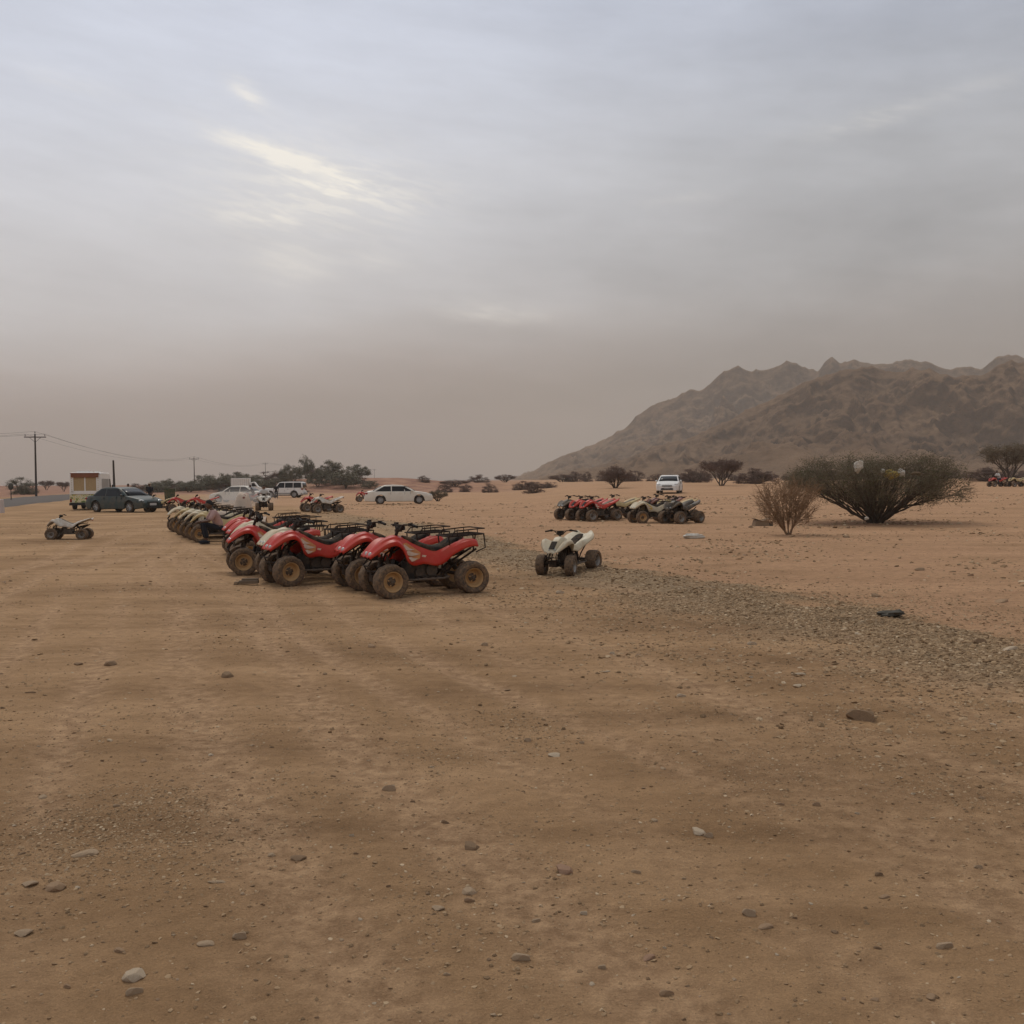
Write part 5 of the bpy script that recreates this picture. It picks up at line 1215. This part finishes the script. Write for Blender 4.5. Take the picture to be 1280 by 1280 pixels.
def draped():
    """a patterned sheet pulled over a parked quad"""
    m = bpy.data.materials.new('patterned_sheet'); m.use_nodes = True; t = NT(m.node_tree); b = m.node_tree.nodes['Principled BSDF']; o = t.add('ShaderNodeTexCoord').outputs['Object']
    v = t.add('ShaderNodeTexVoronoi'); v.inputs['Scale'].default_value = 5; t.put(v.inputs['Vector'], o)
    c = t.mix(t.ramp(v.outputs['Distance'], [(.18, 1), (.24, 0)]), srgb(196, 176, 156), srgb(120, 70, 62)); t.put(b.inputs['Base Color'], t.mix(t.ramp(t.noise(o, 4, 4), [(.45, 0), (.6, .5)]), c, srgb(180, 166, 150))); b.inputs['Roughness'].default_value = .95
    bn = t.add('ShaderNodeBump'); bn.inputs['Strength'].default_value = .6; bn.inputs['Distance'].default_value = .05; t.put(bn.inputs['Height'], t.noise(o, 5, 4)); t.l.new(bn.outputs[0], b.inputs['Normal'])
    p = spot(287, 672); P_ = []
    for i in range(34):
        x = -.95+1.9*i/33; row = []
        for j in range(25):
            s = -1+2*j/24; hm = .55+.72*math.exp(-((x-.28)/.26)**4)*1.0+.22*math.exp(-((x+.35)/.5)**2)
            y = .48*s; z = hm*(1-abs(s)**3.0*.85)+.05*(float(vnoise(x*6, s*4+3))-.5)*2; y += .05*math.sin(x*17+3*s)*abs(s)
            row.append((x, y, max(z, .18+.06*math.sin(x*11))))
        P_.append(row)
    me = bake(MB().grid(P_).mesh('sheet', [m], 70), ('SOLIDIFY', dict(thickness=.006)))
    tag(link('draped_sheet', me, loc=(p.x, p.y+.5, h1(p.x, p.y)), rot=(0, 0, R(8))), 'pale patterned sheet pulled over something beside the crouched person', 'sheet')
draped()
# dust kicked up behind the ridden red quad
def dust():
    m = bpy.data.materials.new('kicked_dust'); m.use_nodes = True; t = NT(m.node_tree); t.n.clear()
    o = t.add('ShaderNodeTexCoord').outputs['Object']; n = t.noise(o, 1.3, 4, .6)
    ln = t.add('ShaderNodeVectorMath', operation='LENGTH'); t.put(ln.inputs[0], o); fall = t.ramp(ln.outputs['Value'], [(.25, 1), (1.0, 0)])
    v = t.add('ShaderNodeVolumePrincipled'); v.inputs['Color'].default_value = (.86, .80, .74, 1)
    t.put(v.inputs['Density'], t.math('MULTIPLY', t.math('MULTIPLY', fall, t.ramp(n, [(.38, 0), (.6, 1)])), .42)); t.l.new(v.outputs[0], t.add('ShaderNodeOutputMaterial').inputs['Volume'])
    p = spot(297, 633); b = MB(); b.ball((0,0,0), 1, 20, 14); o2 = link('dust_cloud', b.mesh('dust_cloud', [m]), loc=(p.x, p.y, p.z+.5)); o2.scale = (3.0, 3.0, 1.0)
    tag(o2, 'pale dust drifting over the ground', None, None, 'stuff')
dust()

# ------------------------------------------------------------------ stones
STONE = []
for k, c in enumerate(((.36,.245,.155), (.43,.32,.215), (.24,.165,.105), (.54,.44,.32), (.36,.225,.155))):
    STONE.append(material(f'stone_{("brown","tan","dark","pale","reddish")[k]}', c, .95, var=.25, vscale=14, bump=.6, bscale=60, dust=.55, spec=.05))
def rock(seed, flat=.5, sub=2):
    bm = bmesh.new(); bmesh.ops.create_icosphere(bm, subdivisions=sub, radius=.5); rs = random.Random(seed)
    planes = [(Vector([rs.gauss(0, 1) for _ in range(3)]).normalized(), rs.uniform(.22, .40)) for _ in range(9)]
    for v in bm.verts:
        for n, d in planes:
            q = v.co.dot(n)
            if q > d: v.co -= n*(q-d)
        v.co += v.co.normalized()*.03*(float(vnoise(v.co.x*7+seed, v.co.y*7+v.co.z*5))-.5)
        v.co.z *= flat
    me = bpy.data.meshes.new('stone'); bm.to_mesh(me); bm.free()
    co = np.array([v.co[:] for v in me.vertices]); s = 1/(co[:, 0].max()-co[:, 0].min()); me.transform(Matrix.Scale(s, 4)); me.materials.append(STONE[0])
    me.polygons.foreach_set('use_smooth', [True]*len(me.polygons)); me.set_sharp_from_angle(angle=R(22)); return me
ROCKS = [rock(s, f, 3) for s, f in ((1,.55),(2,.35),(3,.7),(4,.25),(5,.5),(6,.3))]
def stone(px, py, w, label=None, rk=None, mat=None, sink=.36, asp=None, rz=None):
    p = spot(px, py); s = w/FPX*p.y*1.0; rk = rng.randrange(6) if rk is None else rk
    o = link('stone', ROCKS[rk], loc=(p.x, p.y, p.z), rot=(rng.uniform(-.15, .15), rng.uniform(-.15, .15), rng.uniform(-.5, .5) if rz is None else rz), mats=[STONE[rng.randrange(4) if mat is None else mat]])
    o.scale = (s, s*(asp or rng.uniform(.6, .9)), s*rng.uniform(.8, 1.1)); zmin = min(v.co.z for v in ROCKS[rk].vertices)*o.scale.z; o.location.z = p.z-zmin*(1-2*sink)
    tag(o, label or 'small stone lying loose on the bare dirt', 'stone', 'loose stones on the dirt'); return o
NAMED = [(1077,899,36,'largest brown rock, lying alone right of centre',2,2),(106,1069,34,'thin flat slab half sunk in the dirt at lower left',3,1),(70,1110,24,'angular brown stone below the half sunk flat slab',4,0),(38,1106,22,'flat stone left of the angular brown one at lower left',1,1),
 (30,1168,24,'flat tilted stone near the left edge, lower down',1,1),(168,1222,26,'pale notched stone near the bottom left corner',4,3),(168,1242,22,'brown stone just below the pale notched one',0,1),(300,1172,18,'upright oblong stone at lower left',2,1),
 (257,1181,22,'flat stone just left of the upright oblong one',3,1),(373,1074,22,'dark flat slab right of lower left centre',1,2),(271,1103,24,'low pale slab below and left of the dark flat slab',3,1),(590,1060,20,'dark brown stone below the middle of the dirt',4,2),
 (587,1116,18,'upper stone of a close pair below centre',4,1),(587,1127,14,'lower stone of a close pair below centre',0,0),(548,1137,18,'flat stone left of the close pair',1,1),(487,988,18,'angular grey stone on dirt left of centre',2,1),(139,831,17,'dark stone on open dirt at upper left',4,2),
 (98,831,11,'small stone left of the dark one at upper left',1,2),(285,846,15,'dark brown clod left of the photo centre',4,2),(38,866,13,'dark chip near the left edge',3,2),(693,945,17,'pale smooth stone a little right of centre',1,3),(706,1089,20,'reddish stone at the lower middle',4,4),
 (874,1041,17,'left stone of a touching pale pair',4,3),(886,1046,12,'right stone of a touching pale pair',2,1),(651,1199,24,'grey rounded stone near the bottom middle',0,1),(833,1244,20,'dull rounded stone near the bottom, right of middle',0,0),(1180,1184,24,'grey rounded stone near the bottom right corner',0,1),
 (937,1144,18,'rounded stone above a flat one at lower right',2,1),(956,1159,22,'flat stone below the rounded one at lower right',3,0),(998,843,18,'longer pale flake below the gravel band',3,3),(997,858,12,'shorter pale flake below the longer one',1,3),(758,840,12,'pale flake below the middle of the gravel band',3,3),
 (940,806,12,'white stone at the lower edge of the gravel band',0,3),(700,742,12,'white stone in front of the small cream quad bike',0,3),(1095,746,12,'dark angular rock on the red sand',4,2),(1150,713,14,'dark flat rock on the red sand at upper right',1,2),(1213,720,9,'brown rock right of the dark flat one on the red sand',0,0),
 (1252,752,22,'flat brown clod by the right edge on the red sand',3,0),(1225,804,16,'large dark stone at the gravel edge far right',2,2),(1262,812,26,'long pale slab at the gravel edge by the right border',3,3),(670,1152,12,'small pale stone left of lower middle',0,1),(730,1143,10,'small grey stone right of the lower middle',2,3),
 (795,1091,13,'small tan stone between two lighter wheel tracks',0,1),(1058,672,9,'dark rock on the sand below the thorn tree',4,2),(1105,1122,14,'low clod at the lower right',3,0),(1165,1247,16,'flat dull stone at the bottom right',3,0),(810,1198,20,'flat reddish stone above the bottom middle',3,4),(150,1190,18,'rounded brown stone at lower left',0,0)]
for px, py, w, lab, rk, mt in NAMED: stone(px, py, w, lab, rk, mt)
# other stones one can pick out, each placed on its own
taken = [(a[0], a[1]) for a in NAMED]; cnt = 0
while cnt < 170:
    py = 760+520*rng.random()**.8; px = rng.uniform(0, 1280)
    left = math.exp(-((px-80)/170)**2-((py-1060)/140)**2)
    if rng.random() > .45+left*2: continue
    if any((px-a)**2+(py-b)**2 < 500 for a, b in taken): continue
    taken.append((px, py)); cnt += 1; stone(px, py, rng.uniform(4.5, 7) if rng.random() < .8 else rng.uniform(8, 12))

# gravel: thousands of pebbles, as instances of a few small rocks
def pebbles():
    col = bpy.data.collections.new('pebble_shapes'); 
    for s in range(8):
        me = rock(40+s, (.4,.55,.7,.3)[s % 4], 1); me.name = 'pebble'; me.materials.clear(); me.materials.append(PEB)
        o = bpy.data.objects.new('pebble_shape', me); col.objects.link(o)
    rs = np.random.RandomState(3); P_, S_ = [], []
    def put(x, y, s):
        m = (s/np.hypot(x, y)*FPX > .9); P_.append(np.stack([x[m], y[m], height(x[m], y[m])], 1)); S_.append(s[m])
    def scatter(n, r0, r1, smin, smax, pw, keep):
        a = rs.uniform(-.53, .53, n); y = np.sqrt(rs.uniform(r0**2, r1**2, n)); x = a*y; s = smin*(smax/smin)**(rs.uniform(0, 1, n)**pw); k = keep(x, y) > rs.rand(n); put(x[k], y[k], s[k])
    clump = lambda x, y: .09+.36*sst(.50, .75, fbm(x*1.1+3, y*.8, 4))*(1-track_mask(x, y))+1.0*np.exp(-((x+1.75)/.55)**2-((y-4.4)/.5)**2)
    scatter(150000, 2.4, 7, .005, .020, 2.2, clump); scatter(60000, 6, 16, .010, .035, 2.2, clump); scatter(26000, 14, 45, .02, .07, 1.8, clump)
    grv = lambda x, y: (lambda e: .85*sst(-2.5, -.9, e)*(1-sst(-.2, .5, e))*(.35+.65*sst(.35, .6, fbm(x*.8, y*.6+9, 3)))+.10*np.exp(-((e+2.6)/1.2)**2)+.06*sst(.2, .5, e)*(1-sst(1, 3, e)))(edge_dist(x, y))
    scatter(200000, 5, 14, .012, .050, 1.9, grv); scatter(90000, 13, 28, .02, .07, 1.6, grv); scatter(26000, 27, 60, .03, .10, 1.5, grv)
    sand = lambda x, y: sst(.5, 1.5, edge_dist(x, y))*(.05+1.0*sst(.52, .66, fbm(x*.35+40, y*.35, 4)))
    scatter(9000, 10, 30, .03, .11, 2.2, sand); scatter(12000, 28, 75, .05, .20, 2.0, sand)
    lit = lambda x, y: np.exp(-((x-TP.x-.3)/2.6)**2-((y-TP.y+.6)/1.2)**2)+.8*np.exp(-((x-TP.x-2)/4.0)**2-((y-TP.y-1.5)/.6)**2)
    scatter(30000, 30, 45, .04, .13, 1.5, lambda x, y: .16*lit(x, y))
    P_ = np.vstack(P_); S_ = np.concatenate(S_); me = bpy.data.meshes.new('gravel'); me.vertices.add(len(P_)); me.vertices.foreach_set('co', P_.astype(np.float32).ravel())
    at = me.attributes.new('size', 'FLOAT', 'POINT'); at.data.foreach_set('value', S_.astype(np.float32))
    rt = me.attributes.new('turn', 'FLOAT_VECTOR', 'POINT'); rt.data.foreach_set('vector', np.stack([rs.normal(0, .25, len(S_)), rs.normal(0, .25, len(S_)), rs.uniform(0, 6.28, len(S_))], 1).astype(np.float32).ravel())
    o = link('gravel', me); tag(o, 'loose gravel and pebbles over the dirt', None, None, 'stuff')
    ng = bpy.data.node_groups.new('scatter_pebbles', 'GeometryNodeTree'); ng.interface.new_socket('Geometry', in_out='INPUT', socket_type='NodeSocketGeometry'); ng.interface.new_socket('Geometry', in_out='OUTPUT', socket_type='NodeSocketGeometry')
    N = ng.nodes; L = ng.links; gi, go = N.new('NodeGroupInput'), N.new('NodeGroupOutput'); ip = N.new('GeometryNodeInstanceOnPoints'); ci = N.new('GeometryNodeCollectionInfo'); ci.inputs[0].default_value = col; ci.inputs['Separate Children'].default_value = True; ci.inputs['Reset Children'].default_value = True
    a1 = N.new('GeometryNodeInputNamedAttribute'); a1.data_type = 'FLOAT'; a1.inputs[0].default_value = 'size'; a2 = N.new('GeometryNodeInputNamedAttribute'); a2.data_type = 'FLOAT_VECTOR'; a2.inputs[0].default_value = 'turn'
    e2 = N.new('FunctionNodeEulerToRotation')
    L.new(gi.outputs[0], ip.inputs['Points']); L.new(ci.outputs[0], ip.inputs['Instance']); ip.inputs['Pick Instance'].default_value = True
    L.new(a1.outputs['Attribute'], ip.inputs['Scale']); L.new(a2.outputs['Attribute'], e2.inputs[0]); L.new(e2.outputs[0], ip.inputs['Rotation']); L.new(ip.outputs[0], go.inputs[0])
    o.modifiers.new('scatter', 'NODES').node_group = ng
    print('pebbles', len(S_))
PEB = bpy.data.materials.new('pebble_stone'); PEB.use_nodes = True
_t = NT(PEB.node_tree); _b = PEB.node_tree.nodes['Principled BSDF']; _i = _t.add('ShaderNodeObjectInfo').outputs['Random']
_t.put(_b.inputs['Base Color'], _t.ramp(_i, [(0, srgb(118,96,72)), (.3, srgb(142,117,88)), (.6, srgb(156,129,98)), (.93, srgb(172,146,114)), (.99, srgb(196,174,144)), (1, srgb(132,106,84))])); _b.inputs['Roughness'].default_value = .95; _b.inputs['Specular IOR Level'].default_value = .15
pebbles()
